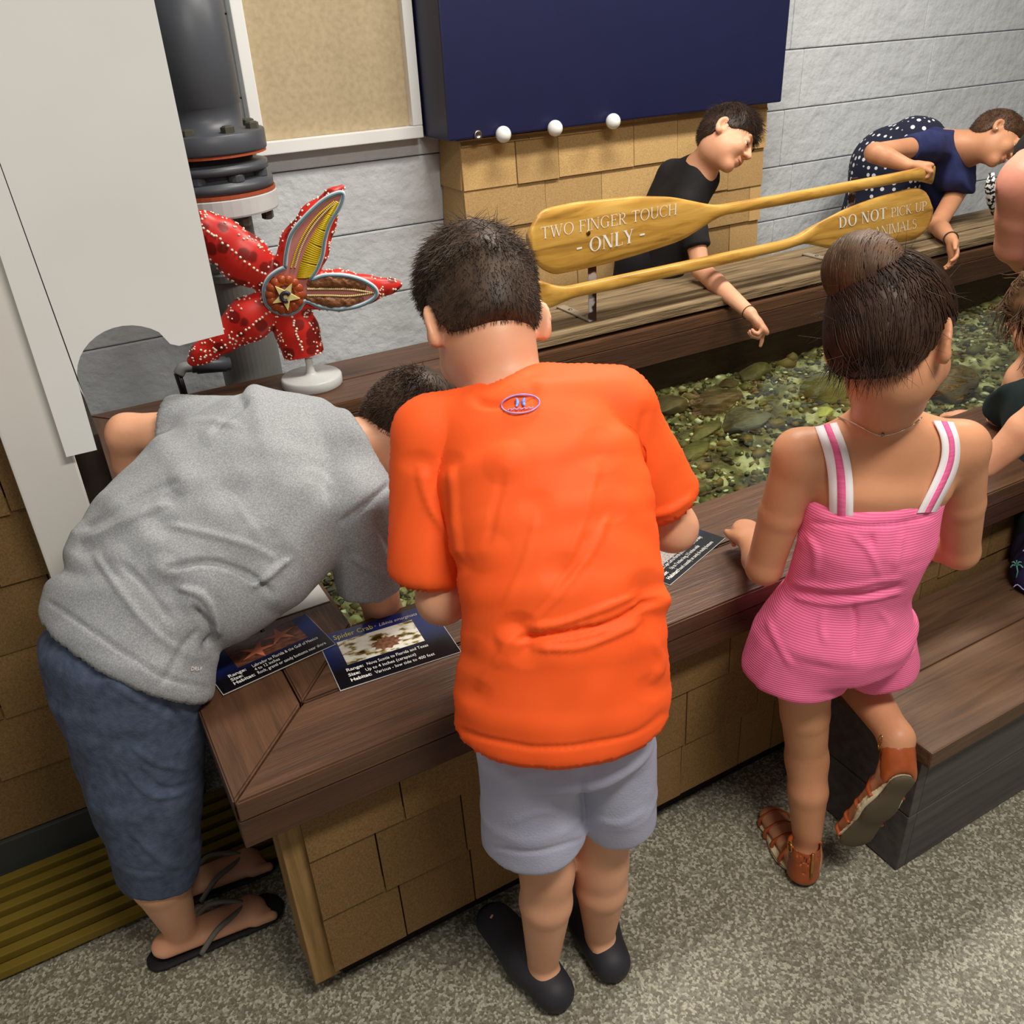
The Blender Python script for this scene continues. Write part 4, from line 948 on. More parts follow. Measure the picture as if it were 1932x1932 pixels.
# ================================================================ boy in the orange shirt
def orange_boy():
    root = empty('person', (.47, .80, 0), 'child from behind in bright orange T-shirt and pale grey-blue shorts leaning over the rail', 'person')
    hc = P(912, 606, 1.26); Rr = cv(.955, -.17, .20); Fv = cv(-.22, .42, .86); U = np.cross(Rr, Fv)
    sL, sR = P(808, 818, 1.21), P(1166, 764, 1.22); eL, eR = P(834, 1130, 1.24), P(1270, 996, 1.31); wL, wR = P(955, 1075, 1.40), P(1145, 985, 1.47)
    hL, hR = P(984, 1385, 1.285), P(1150, 1375, 1.315); kL, kR = P(1032, 1640, 1.42), P(1135, 1625, 1.46)
    aL = np.array([kL[0]-.01, kL[1]+.01, .065]); aR = np.array([kR[0]+.01, kR[1]+.02, .065]); tL = aL+np.array([-.02, .13, -.055]); tR = aR+np.array([.03, .13, -.055])
    S = Sdf(); R_, F_, U_, q = head(S, hc, Fv, U, .214)
    S.cap(P(962, 745, 1.23), q(0, -.024, -.050), .047, .045, .03); S.cap(P(950, 720, 1.27), q(0, .0, -.06), .042, .042, .03)
    secs(S, [(850, 800, 1.21, 1140, 760, 1.22, .6), (850, 900, 1.2, 1180, 880, 1.2, .6), (905, 1100, 1.18, 1210, 1095, 1.18, .62), (905, 1330, 1.24, 1220, 1320, 1.24, .60)], .04, .016)
    limb(S, [sL, eL], [.035, .034]); limb(S, [eL, eL+(wL-eL)*.35, wL], [.034, .035, .021]); limb(S, [sR, eR], [.035, .034]); limb(S, [eR, eR+(wR-eR)*.35, wR], [.034, .035, .021])
    S.cap(sL, P(958, 800, 1.235), .030, .034, .03); S.cap(sR, P(958, 800, 1.235), .030, .034, .03)
    hand(S, wL, wL-eL, (0, 0, -1), CR, .14); hand(S, wR, wR-eR, (0, 0, -1), -CR, .14)
    for h_, k_, a_, t_ in ((hL, kL, aL, tL), (hR, kR, aR, tR)):
        limb(S, [h_, h_+(k_-h_)*.5, k_], [.052, .050, .040]); limb(S, [k_, k_+(a_-k_)*.3+CF*-.008, a_], [.041, .043, .027], .02); S.ecap(a_-np.array([0, .02, .02]), t_+np.array([0, 0, .025]), .026, .028, CR, .6, .015)
    o, V, F = sdf_obj('body', S, .004, SK_FAIR, root); eyes(q, F_, R_, root, .975)
    # shirt
    M = pmat('orange_jersey', [(1.0, .108, .016, 1), (1.0, .128, .022, 1)], nscale=6, rough=.6, spec=.22, bump=.02, bscale=400)
    T = Sdf()
    secs(T, [(842, 815, 1.205, 1156, 774, 1.215, .56), (846, 900, 1.19, 1192, 875, 1.195, .60), (866, 985, 1.18, 1215, 975, 1.19, .62), (890, 1100, 1.17, 1228, 1092, 1.18, .62), (894, 1200, 1.18, 1236, 1190, 1.19, .62), (878, 1305, 1.20, 1241, 1298, 1.22, .64), (874, 1420, 1.23, 1246, 1400, 1.25, .66)], .03, cs=3)
    T.cap(P(818, 816, 1.212), P(905, 792, 1.215), .036, .033, .025); T.cap(P(1158, 764, 1.218), P(1020, 758, 1.215), .037, .037, .025)
    T.plane(P(1060, 1424, 1.15), nrm(P(1062, 1460, 1.25)-P(1060, 1380, 1.21)), .005)
    for a, b, r0, r1 in ((P(816, 830, 1.212), P(811, 1092, 1.24), .040, .0435), (P(1160, 775, 1.217), P(1252, 950, 1.29), .038, .0425)):
        sl = Sdf(); ax = nrm(b-a); sl.cap(a, b, r0, r1, .01); sl.plane(b-ax*.006, ax, .005); join(T, sl, .018)
    nb = P(964, 760, 1.226); na = nrm(q(0, -.03, -.03)-P(978, 770, 1.215)); na = nrm(na+CR*-.12)
    nk = Sdf(); nk.cap(P(966, 812, 1.22), nb, .058, .0505, .012); nk.plane(nb, na, .004); join(T, nk, .014)
    fo = [([(915, 1300), (960, 1225), (1040, 1130), (1105, 1050), (1140, 960)], 12, .0060), ([(905, 1230), (955, 1150), (995, 1060), (1015, 960)], 13, .0050), ([(960, 1230), (1010, 1160), (1070, 1080), (1105, 1000)], 9, -.0035),
          ([(975, 1200), (1060, 1190), (1140, 1170), (1205, 1135), (1228, 1130)], 12, -0.0157), ([(985, 1178), (1060, 1168), (1130, 1140), (1200, 1110)], 14, 0.0123), ([(1000, 1218), (1100, 1212), (1205, 1160)], 13, 0.0105), ([(1205, 1180), (1222, 1240), (1210, 1290)], 12, 0.0088),
          ([(800, 870), (815, 960), (860, 1040), (868, 1075)], 11, 0.0088), ([(830, 880), (850, 960), (870, 1030)], 8, -0.0081), ([(1200, 760), (1192, 840), (1208, 900)], 9, -0.0054), ([(1215, 960), (1260, 950), (1290, 930)], 7, 0.0068), ([(1218, 985), (1265, 970), (1298, 948)], 5, -0.0054),
          ([(880, 1366), (960, 1388), (1030, 1396), (1110, 1388), (1180, 1370), (1240, 1330)], 7, -.0030), ([(895, 770), (940, 778), (985, 770), (1020, 745)], 8, -0.0054), ([(885, 740), (950, 742), (1010, 722)], 8, 0.0041), ([(960, 880), (945, 960), (930, 1040)], 16, -0.0070), ([(1120, 860), (1100, 960), (1060, 1080)], 16, 0.0070), ([(870, 880), (880, 980), (892, 1060)], 10, 0.0070)]
    shirt = cloth('t_shirt', T, .004, M, root, fo, (.0012, 60))
    cu = nrm(CR-na*(CR @ na)); cw = np.cross(na, cu)
    for dz, rr_ in ((0.0, .0062), (-.008, .0062)): tubeo('collar', [nb+na*dz+cu*(.0545-.35*dz)*math.cos(a)+cw*(.0540-.35*dz)*math.sin(a) for a in np.linspace(0, 2*np.pi, 48)], rr_, M, shirt, 8)
    # printed oval emblem below the collar
    Ml = pmat('iridescent_print', [srgb(150, 150, 230), srgb(206, 150, 190)], nscale=40, rough=.3)
    TV = np.array([v.co[:] for v in shirt.data.vertices]); Tp = to_px(TV); TN = np.array([v.normal[:] for v in shirt.data.vertices]); fr = np.where((TN @ CF) < -.2)[0]
    def on(px, py): j = fr[np.argmin((Tp[fr, 0]-px)**2+(Tp[fr, 1]-py)**2)]; D = (TV[j]-CAM) @ CF; return P(px, py, D-.0035)
    def skew(x, y): return on(982+x, 762+y-.08*x)
    tubeo('printed_emblem', [skew(36*math.cos(a), 17.5*math.sin(a)) for a in np.linspace(0, 2*np.pi, 40)], .0011, Ml, shirt, 6)
    Mb = pmat('blue_print', [srgb(110, 150, 236), srgb(150, 170, 240)], nscale=40, rough=.3)
    for sgn in (-1, 1): tubeo('printed_emblem', [skew(sgn*(10-4.5*math.cos(a)), -3+8*math.sin(a)) for a in np.linspace(-1.3, 1.3, 9)], [.0008, .0016, .0022, .0026, .0028, .0026, .0022, .0016, .0008], Mb, shirt, 6)
    tubeo('printed_emblem', [skew(x, 9+1.5*math.sin(x*.7)) for x in np.linspace(-24, 24, 26)], .0008, Ml, shirt, 5)
    # shorts
    Ms = pmat('grey_blue_cotton', [srgb(176, 177, 202), srgb(190, 191, 214)], nscale=14, rough=.85, bump=.12, bscale=300)
    T = Sdf(); secs(T, [(905, 1330, 1.235, 1225, 1320, 1.25, .70), (908, 1400, 1.26, 1232, 1390, 1.28, .74)], .03)
    for r4 in ([(900, 1410, 1.265, 1092, 1410, 1.265, .95), (908, 1510, 1.32, 1098, 1510, 1.32, .95), (908, 1574, 1.36, 1104, 1570, 1.36, .92)], [(1080, 1400, 1.29, 1238, 1395, 1.29, .98), (1088, 1500, 1.35, 1236, 1490, 1.35, .98), (1098, 1546, 1.39, 1240, 1536, 1.39, .95)]):
        lg = Sdf(); rr = secs(lg, r4, .02); ax = nrm(rr[-1][0]-rr[-2][0]); e = rr[-1][0]; lg.plane(e+ax*.004, ax, .005); lg.ecap(e-ax*.03, e+ax*.09, rr[-1][1]-.010, rr[-1][1]-.008, rr[-1][2], rr[-1][3], .003, 's'); join(T, lg, .012)
    cloth('shorts', T, .0045, Ms, root, [([(935, 1480), (990, 1460), (1050, 1455)], 14, .004), ([(945, 1560), (1010, 1530), (1070, 1535)], 14, .003), ([(1100, 1440), (1098, 1520), (1100, 1580)], 10, -.006), ([(1120, 1540), (1170, 1550), (1225, 1520)], 10, .003), ([(928, 1596), (1010, 1604), (1098, 1580)], 4, -.002)], (.0015, 50))
    for a_, t_ in ((aL, tL), (aR, tR)):
        T = Sdf(); shoe(T, np.array([a_[0], a_[1]-.035, .0]), np.array([t_[0], t_[1], .0])); cloth('shoe', T, .005, M_shoe, root)
    # hair
    Hs = Sdf(); g = .214/.21; A = (R_, F_, U_)
    Hs.ell(q(0, -.014, .032), A, np.array((.0765, .096, .086))*g, .01); Hs.ell(q(0, -.030, -.018), A, np.array((.060, .068, .060))*g, .03)
    Hs.ell(q(0, .000, .095), A, np.array((.060, .078, .047))*g, .03)
    def hairline(p):
        r_, f_, u_ = (p-hc) @ R_/g, (p-hc) @ F_/g, (p-hc) @ U_/g
        low = np.where(f_ < -.02, -.058, np.where(f_ < .02, -.010+(-.02-f_)*.2, .035)); low = np.interp(f_, [-.11, -.06, -.03, -.012, .02, .05, .09], [-.056, -.052, -.040, .000, -.004, .02, .055]); return low-u_
    Hs.func(hairline, [-9]*3, [9]*3, .012)
    HV, HF = Hs.mesh(.004); HN = normals_np(HV, HF); uu = (HV-hc) @ U_/g; ff = (HV-hc) @ F_/g
    top = np.clip((uu-.02)/.06, 0, 1)
    cand = np.where(uu > -.085)[0]; pw_ = 1+3.5*top[cand]; i = RNG.choice(cand, 20000, p=pw_/pw_.sum()); L_ = .007+.022*top[i]**1.3
    dn = lambda p, n: n*(.30+.15*np.clip((((p-hc) @ U_/g)-.06)/.04, 0, 1))[:, None]-U_*.55+F_*.55*np.clip((((p-hc) @ U_/g)-.03)/.05, 0, 1)[:, None]
    st = strands(HV[i], HN[i], dn, L_, 3, .0005, jit=.22)
    V2, F2 = merge((HV, HF), st); link('hair', mesh_np('hair', V2, F2), hair_mat('dark_brown_hair', (44, 32, 24), (88, 68, 52)), root)
    return root
orange_boy()
# ================================================================ girl in the pink romper
def pink_girl():
    root = empty('person', (1.0, .78, 0), 'small child with a high hair bun in a pink romper, one knee on the step', 'person')
    g = .200/.21; hc = P(1684, 636, 1.20); Rr = cv(.68, .08, -.72); Fv = cv(.72, .10, .68); U = np.cross(Rr, Fv)
    sL, sR = P(1508, 856, 1.34), P(1815, 842, 1.36); eL, eR = P(1442, 1070, 1.475), P(1812, 1040, 1.52)
    wL, wR = P(1416, 1030, 1.635), P(1715, 1010, 1.66)
    hL, hR = P(1515, 1250, 1.54), P(1642, 1230, 1.61); kL = P(1522, 1430, 1.67); aL = P(1522, 1612, 1.735)
    kR = np.array([1.205, .985, .385]); aR = ony(1692, 1392, .712)
    S = Sdf(); R_, F_, U_, q = head(S, hc, Fv, U, .200, ear_out=.75)
    nb = P(1668, 815, 1.345)
    S.cap(nb, q(0, -.020, -.055), .039, .036, .025); S.cap(nb+CF*.02, q(0, .0, -.06), .034, .034, .03)
    secs(S, [(1535, 850, 1.345, 1800, 838, 1.36, .5), (1528, 920, 1.36, 1800, 910, 1.38, .60), (1530, 1000, 1.40, 1745, 995, 1.42, .66), (1505, 1100, 1.46, 1700, 1095, 1.49, .70), (1462, 1210, 1.51, 1692, 1200, 1.56, .72)], .04, .006)
    S.cap(sL, nb+CD*.02, .034, .042, .035); S.cap(sR, nb+CD*.02, .034, .042, .035)
    limb(S, [sL, sL+(eL-sL)*.5, eL], [.036, .034, .029], .02); limb(S, [eL, eL+(wL-eL)*.35, wL], [.028, .029, .019], .012)
    limb(S, [sR, sR+(eR-sR)*.5, eR], [.038, .036, .030], .02); limb(S, [eR, eR+(wR-eR)*.35, wR], [.029, .030, .019], .012)
    # left hand: loose fist on the rail
    hand(S, wL, nrm(P(1404, 972, 1.71)-wL), nrm(np.array([.1, .3, -1])), nrm(-CR*.9+CF*.3), .128, ((1.0, 1.3, .8),)*4, .35)
    hand(S, wR, nrm(wR-eR), (0, 0, -1), -CR, .118, ((.5, .6, .4),)*4)
    limb(S, [hL, hL+(kL-hL)*.5, kL], [.050, .043, .036], .02); limb(S, [kL, kL+(aL-kL)*.32-CF*.006, aL], [.036, .037, .023], .02)
    limb(S, [hR, hR+(kR-hR)*.5, kR], [.048, .050, .044], .03); limb(S, [kR, kR+(aR-kR)*.35+np.array([0, 0, .010]), aR], [.044, .049, .027], .03)
    # feet
    heelL = P(1512, 1655, 1.742); heelL[2] = .03; toeL = heelL+np.array([.045, .125, -.012]); S.cap(aL, heelL+np.array([0, 0, .01]), .026, .026, .02); S.ecap(heelL, toeL, .025, .029, CR, .6, .02)
    heelR = ony(1690, 1455, .690); toeR = ony(1606, 1566, .735); S.cap(aR, heelR, .026, .026, .02); S.ecap(heelR, toeR, .025, .028, np.cross(toeR-heelR, CF), .6, .02)
    o, V, F = sdf_obj('body', S, .004, SK_TAN, root); eyes(q, F_, R_, root, g)
    # romper
    M = bpy.data.materials.new('pink_knit'); M.use_nodes = True; nt = M.node_tree; N = nt.nodes; L = nt.links; b = N['Principled BSDF']
    tc = N.new('ShaderNodeTexCoord'); wv = N.new('ShaderNodeTexWave'); wv.bands_direction = 'Z'; wv.inputs['Scale'].default_value = 75; wv.inputs['Distortion'].default_value = .6
    L.new(tc.outputs['Object'], wv.inputs['Vector']); cr = N.new('ShaderNodeValToRGB'); cr.color_ramp.elements[0].color = srgb(244, 100, 150); cr.color_ramp.elements[1].color = srgb(253, 132, 178)
    L.new(wv.outputs['Fac'], cr.inputs[0]); L.new(cr.outputs[0], b.inputs['Base Color']); b.inputs['Roughness'].default_value = .8
    bp = N.new('ShaderNodeBump'); bp.inputs['Strength'].default_value = .25; bp.inputs['Distance'].default_value = .002; L.new(wv.outputs['Fac'], bp.inputs['Height']); L.new(bp.outputs[0], b.inputs['Normal'])
    T = Sdf(); secs(T, [(1526, 940, 1.38, 1772, 932, 1.40, .70), (1518, 1020, 1.40, 1752, 1010, 1.43, .76), (1492, 1110, 1.46, 1706, 1104, 1.49, .76), (1446, 1180, 1.49, 1708, 1172, 1.54, .78), (1440, 1205, 1.51, 1705, 1195, 1.565, .76)], .02, cs=4)
    T.plane(P(1650, 960, 1.33), nrm(P(1650, 900, 1.33)-P(1645, 1000, 1.40)), .005)
    ll = Sdf(); rr = secs(ll, [(1430, 1190, 1.51, 1604, 1200, 1.53, .95), (1408, 1245, 1.545, 1592, 1272, 1.57, .92)], .02, cs=3); ax = nrm(P(1488, 1320, 1.60)-P(1512, 1220, 1.53)); ll.plane(rr[-1][0]+ax*.004, ax, .005)
    join(T, ll, .012)
    rl = Sdf(); rr = secs(rl, [(1590, 1190, 1.54, 1708, 1180, 1.575, 1.0), (1578, 1262, 1.585, 1714, 1222, 1.62, 1.0)], .02, cs=3); ax = nrm(kR-hR+np.array([-.1, 0, -.12])); rl.plane(rr[-1][0]+ax*.012, ax, .005)
    join(T, rl, .012)
    fo = [([(1500, 1112), (1560, 1118), (1640, 1116), (1700, 1098)], 6, -.006), ([(1500, 1098), (1580, 1104), (1700, 1084)], 5, .003), ([(1500, 1126), (1580, 1134), (1700, 1112)], 5, .003), ([(1530, 985), (1600, 990), (1680, 988), (1760, 970)], 5, -.003),
          ([(1610, 1130), (1612, 1180), (1608, 1240)], 5, -.004), ([(1520, 1000), (1545, 1040), (1540, 1090)], 9, .005), ([(1600, 1000), (1640, 1040), (1660, 1090)], 9, .004), ([(1700, 995), (1690, 1040), (1680, 1080)], 8, .004), ([(1640, 1000), (1645, 1035)], 6, -.004), ([(1450, 1160), (1470, 1210), (1500, 1260)], 9, .004), ([(1560, 1140), (1550, 1180), (1560, 1220)], 8, .003), ([(1650, 1140), (1670, 1170), (1680, 1200)], 8, .003)]
    rom = cloth('romper', T, .004, M, root, fo, (.0012, 70))
    # straps over the shoulders, white with a pink stripe
    Mw = plain('white_strap', srgb(240, 234, 238), .8); Mp = pmat('pink_strap_stripe', [srgb(226, 92, 146), srgb(240, 116, 166)], scale=(1, 1, 40), nscale=8, rough=.8)
    BV, BF = V, F; BN = normals_np(BV, BF); Bp = to_px(BV)
    def skin_at(px, py, lift):
        m = np.where((BN @ CF) < .1)[0]; dd = (Bp[m, 0]-px)**2+(Bp[m, 1]-py)**2; j = m[np.argsort(dd)[:16]]; D = np.sort((BV[j]-CAM) @ CF)[:8].mean(); return P(px, py, D)-CF*lift
    def ribbon(name, left, right, lift, mat, parent, nc=5):
        Lp = spline(np.c_[np.array(left, float), np.zeros(len(left))], 6); Rp = spline(np.c_[np.array(right, float), np.zeros(len(right))], 6)
        G = np.array([[skin_at(*(l_+(r_-l_)*c/(nc-1))[:2], lift) for c in range(nc)] for l_, r_ in zip(Lp, Rp)])
        for _ in range(4): G[1:-1] = .25*G[:-2]+.5*G[1:-1]+.25*G[2:]
        bm = bmesh.new(); tp = [[bm.verts.new(p) for p in row] for row in G]; bt = [[bm.verts.new(p+CF*.0035) for p in row] for row in G]; n_ = len(G)
        for i in range(n_-1):
            for c in range(nc-1): bm.faces.new((tp[i][c], tp[i][c+1], tp[i+1][c+1], tp[i+1][c])); bm.faces.new((bt[i][c], bt[i+1][c], bt[i+1][c+1], bt[i][c+1]))
            for c in (0, nc-1): bm.faces.new((tp[i][c], tp[i+1][c], bt[i+1][c], bt[i][c]))
        bmesh.ops.recalc_face_normals(bm, faces=bm.faces)
        return from_bm(name, bm, mat, parent, True)
    s1 = ribbon('strap', [(1536, 806), (1552, 850), (1561, 900), (1563, 968)], [(1576, 797), (1597, 850), (1607, 910), (1607, 974)], .0055, Mw, rom)
    ribbon('strap_stripe', [(1551, 802), (1569, 850), (1577, 905), (1577, 974)], [(1562, 800), (1582, 850), (1592, 908), (1592, 974)], .0072, Mp, s1, 3)
    s2 = ribbon('strap', [(1758, 794), (1774, 830), (1770, 880), (1728, 968)], [(1796, 797), (1808, 835), (1803, 890), (1764, 966)], .0055, Mw, rom)
    ribbon('strap_stripe', [(1772, 795), (1787, 832), (1782, 883), (1741, 967)], [(1783, 796), (1797, 834), (1792, 887), (1752, 967)], .0072, Mp, s2, 3)
    # necklace and ear stud
    neck = [(1580, 787), (1612, 800), (1640, 815), (1660, 822), (1685, 818), (1715, 806), (1738, 788)]
    nl = tubeo('necklace', [skin_at(x, y, .0022) for x, y, _ in spline(np.c_[np.array(neck, float), np.zeros(7)], 5)], .0009, plain('silver_chain', srgb(220, 210, 200), .25, metallic=1), root, 6)
    ball('clasp', skin_at(1664, 821, .003), .0028, M_steel, nl)
    ball('ear_stud', skin_at(1749, 692, .003), .0026, plain('bright_stud', srgb(240, 236, 236), .1, metallic=1), root)
    # hair swept up into a bun
    A = (R_, F_, U_); bun = P(1628, 508, 1.165); Hs = Sdf()
    Hs.ell(q(0, -.016, .028), A, np.array((.081, .100, .088))*g, .01); Hs.ell(q(0, -.036, -.022), A, np.array((.066, .072, .062))*g, .03)
    def hairline(p):
        r_, f_, u_ = (p-hc) @ R_/g, (p-hc) @ F_/g, (p-hc) @ U_/g
        return np.interp(f_, [-.11, -.06, -.035, -.012, .02, .05, .09], [-.078, -.070, -.044, .012, .012, .03, .06])-u_
    Hs.func(hairline, [-9]*3, [9]*3, .005)
    Hb = Sdf(); bu = nrm(bun-hc); bw = nrm(np.cross(bu, CF)); Hb.ell(bun, (CR, CD, CF), (.0505, .0475, .046), .01); Hb.cap(bun-bu*.02, q(-.02, -.03, .07), .040, .050, .02)
    HV, HF = Hs.mesh(.004); HN = normals_np(HV, HF); BV2, BF2 = Hb.mesh(.004); BN2 = normals_np(BV2, BF2)
    base = bun-bu*.045
    i = RNG.choice(len(HV), 2600)
    st1 = strands(HV[i], HN[i], lambda p, n: (base-p)/(np.linalg.norm(base-p, axis=1)[:, None]+1e-6), np.minimum(.07, np.linalg.norm(HV[i]-base, axis=1)*.9), 8, .0011, Hs, .0012, .05, .8)
    ax = nrm(CR*.75+CD*.15-CF*.75); i = RNG.choice(len(BV2), 1500)
    st2 = strands(BV2[i], BN2[i], lambda p, n: np.cross(n, ax)+n*0, .085, 9, .0013, Hb, .0016, .10, .7)
    low = np.where(((HV-hc) @ U_/g < -.045))[0]; i = RNG.choice(low, 260)
    st3 = strands(HV[i], HN[i], lambda p, n: n*.25-U_*1.0, RNG.uniform(.01, .035, 260), 5, .0004, None, 0, .35)
    i = RNG.choice(len(HV), 120); st4 = strands(HV[i], HN[i], lambda p, n: n*.6+CR*.4*np.sign((p-hc) @ R_)[:, None]-U_*.3, RNG.uniform(.015, .04, 120), 6, .00035, None, 0, .5)
    V2, F2 = merge((HV, HF), st1, st3, st4); hm = hair_mat('chestnut_hair', (36, 22, 15), (68, 46, 32)); hr = link('hair', mesh_np('hair', V2, F2), hm, root)
    V2, F2 = merge((BV2, BF2), st2); link('bun', mesh_np('bun', V2, F2), hair_mat('bun_hair', (52, 34, 24), (106, 78, 56)), hr)
    # sandals
    Ml = pmat('tan_leather', [srgb(150, 70, 30), srgb(178, 88, 40)], nscale=30, rough=.35, spec=.5); Mso = plain('worn_sole', srgb(92, 80, 62), .8); Mwl = plain('pale_welt', srgb(214, 196, 160), .7); Mz = plain('brass_zip', srgb(196, 160, 90), .3, metallic=1)
    def sandal(heel, toe, ank, solen):
        d = nrm(toe-heel); n = nrm(np.asarray(solen)-d*(np.asarray(solen) @ d)); sd = np.cross(d, n); sa = empty('sandal', heel)
        sa.parent = root; sa.matrix_parent_inverse = wmat(root).inverted()
        hb, tb = heel+n*.026-d*.012, toe+n*.020+d*.012
        K = Sdf(); K.ecap(hb+d*.012, hb+(tb-hb)*.45, .025, .024, sd, .26, .01); K.ecap(hb+(tb-hb)*.45, tb-d*.02, .024, .034, sd, .20, .02); cloth('sole', K, .003, Mso, sa)
        K = Sdf(); K.ecap(hb+d*.012-n*.007, hb+(tb-hb)*.45-n*.007, .0265, .0255, sd, .14, .01); K.ecap(hb+(tb-hb)*.45-n*.006, tb-d*.02-n*.006, .0255, .0355, sd, .12, .02); cloth('welt', K, .003, Mwl, sa)
        K = Sdf(); K.cap(heel+n*.012, ank+(ank-heel)*.10, .0315, .0295, .01); K.plane(heel+n*.022, n, .003); up = nrm(ank-heel); K.plane(ank+up*.004, up, .003); K.plane(heel+d*.012, d, .003); K.cap(heel-n*.0, ank+up*.05, .0272, .0262, .002, 's'); cloth('heel_counter', K, .003, Ml, sa)
        b0 = heel-up*.0-d*.0318; b1 = ank-d*.0302+up*.0
        tubeo('zip', [heel+up*.004-d*.0325, heel+(ank-heel)*.5-d*.0322, ank-d*.0305+up*.002], [.0032, .0032, .0024], Mz, sa, 6)
        for f_, r_ in ((.30, .031), (.52, .032), (.72, .033), (.92, .031)):
            c = hb+(tb-hb)*f_; top = c-n*.042
            tubeo('strap', spline([c-n*.004+sd*r_, c-n*.024+sd*r_*.92, top-n*(.010 if f_ < .4 else -.004), c-n*.024-sd*r_*.92, c-n*.004-sd*r_], 6), .0042, Ml, sa, 8)
        tubeo('strap', [ank+sd*.0285*math.cos(a)+d*.0285*math.sin(a)-up*.004 for a in np.linspace(-.2, 3.34, 20)], .0046, Ml, sa, 8)
        bc = ank+sd*.031-up*.004; tubeo('buckle', [bc+d*.008*math.cos(a)+up*.010*math.sin(a) for a in np.linspace(0, 6.283, 18)], .0016, Mz, sa, 6)
    sandal(heelL, toeL, heelL+np.array([0, .004, .062]), np.array([0, 0, -1.]))
    dR = nrm(toeR-heelR); sandal(heelR, toeR, heelR+(aR-heelR)*.9, nrm(-CF*1.0+CD*.35+CR*.1))
    return root
pink_girl()
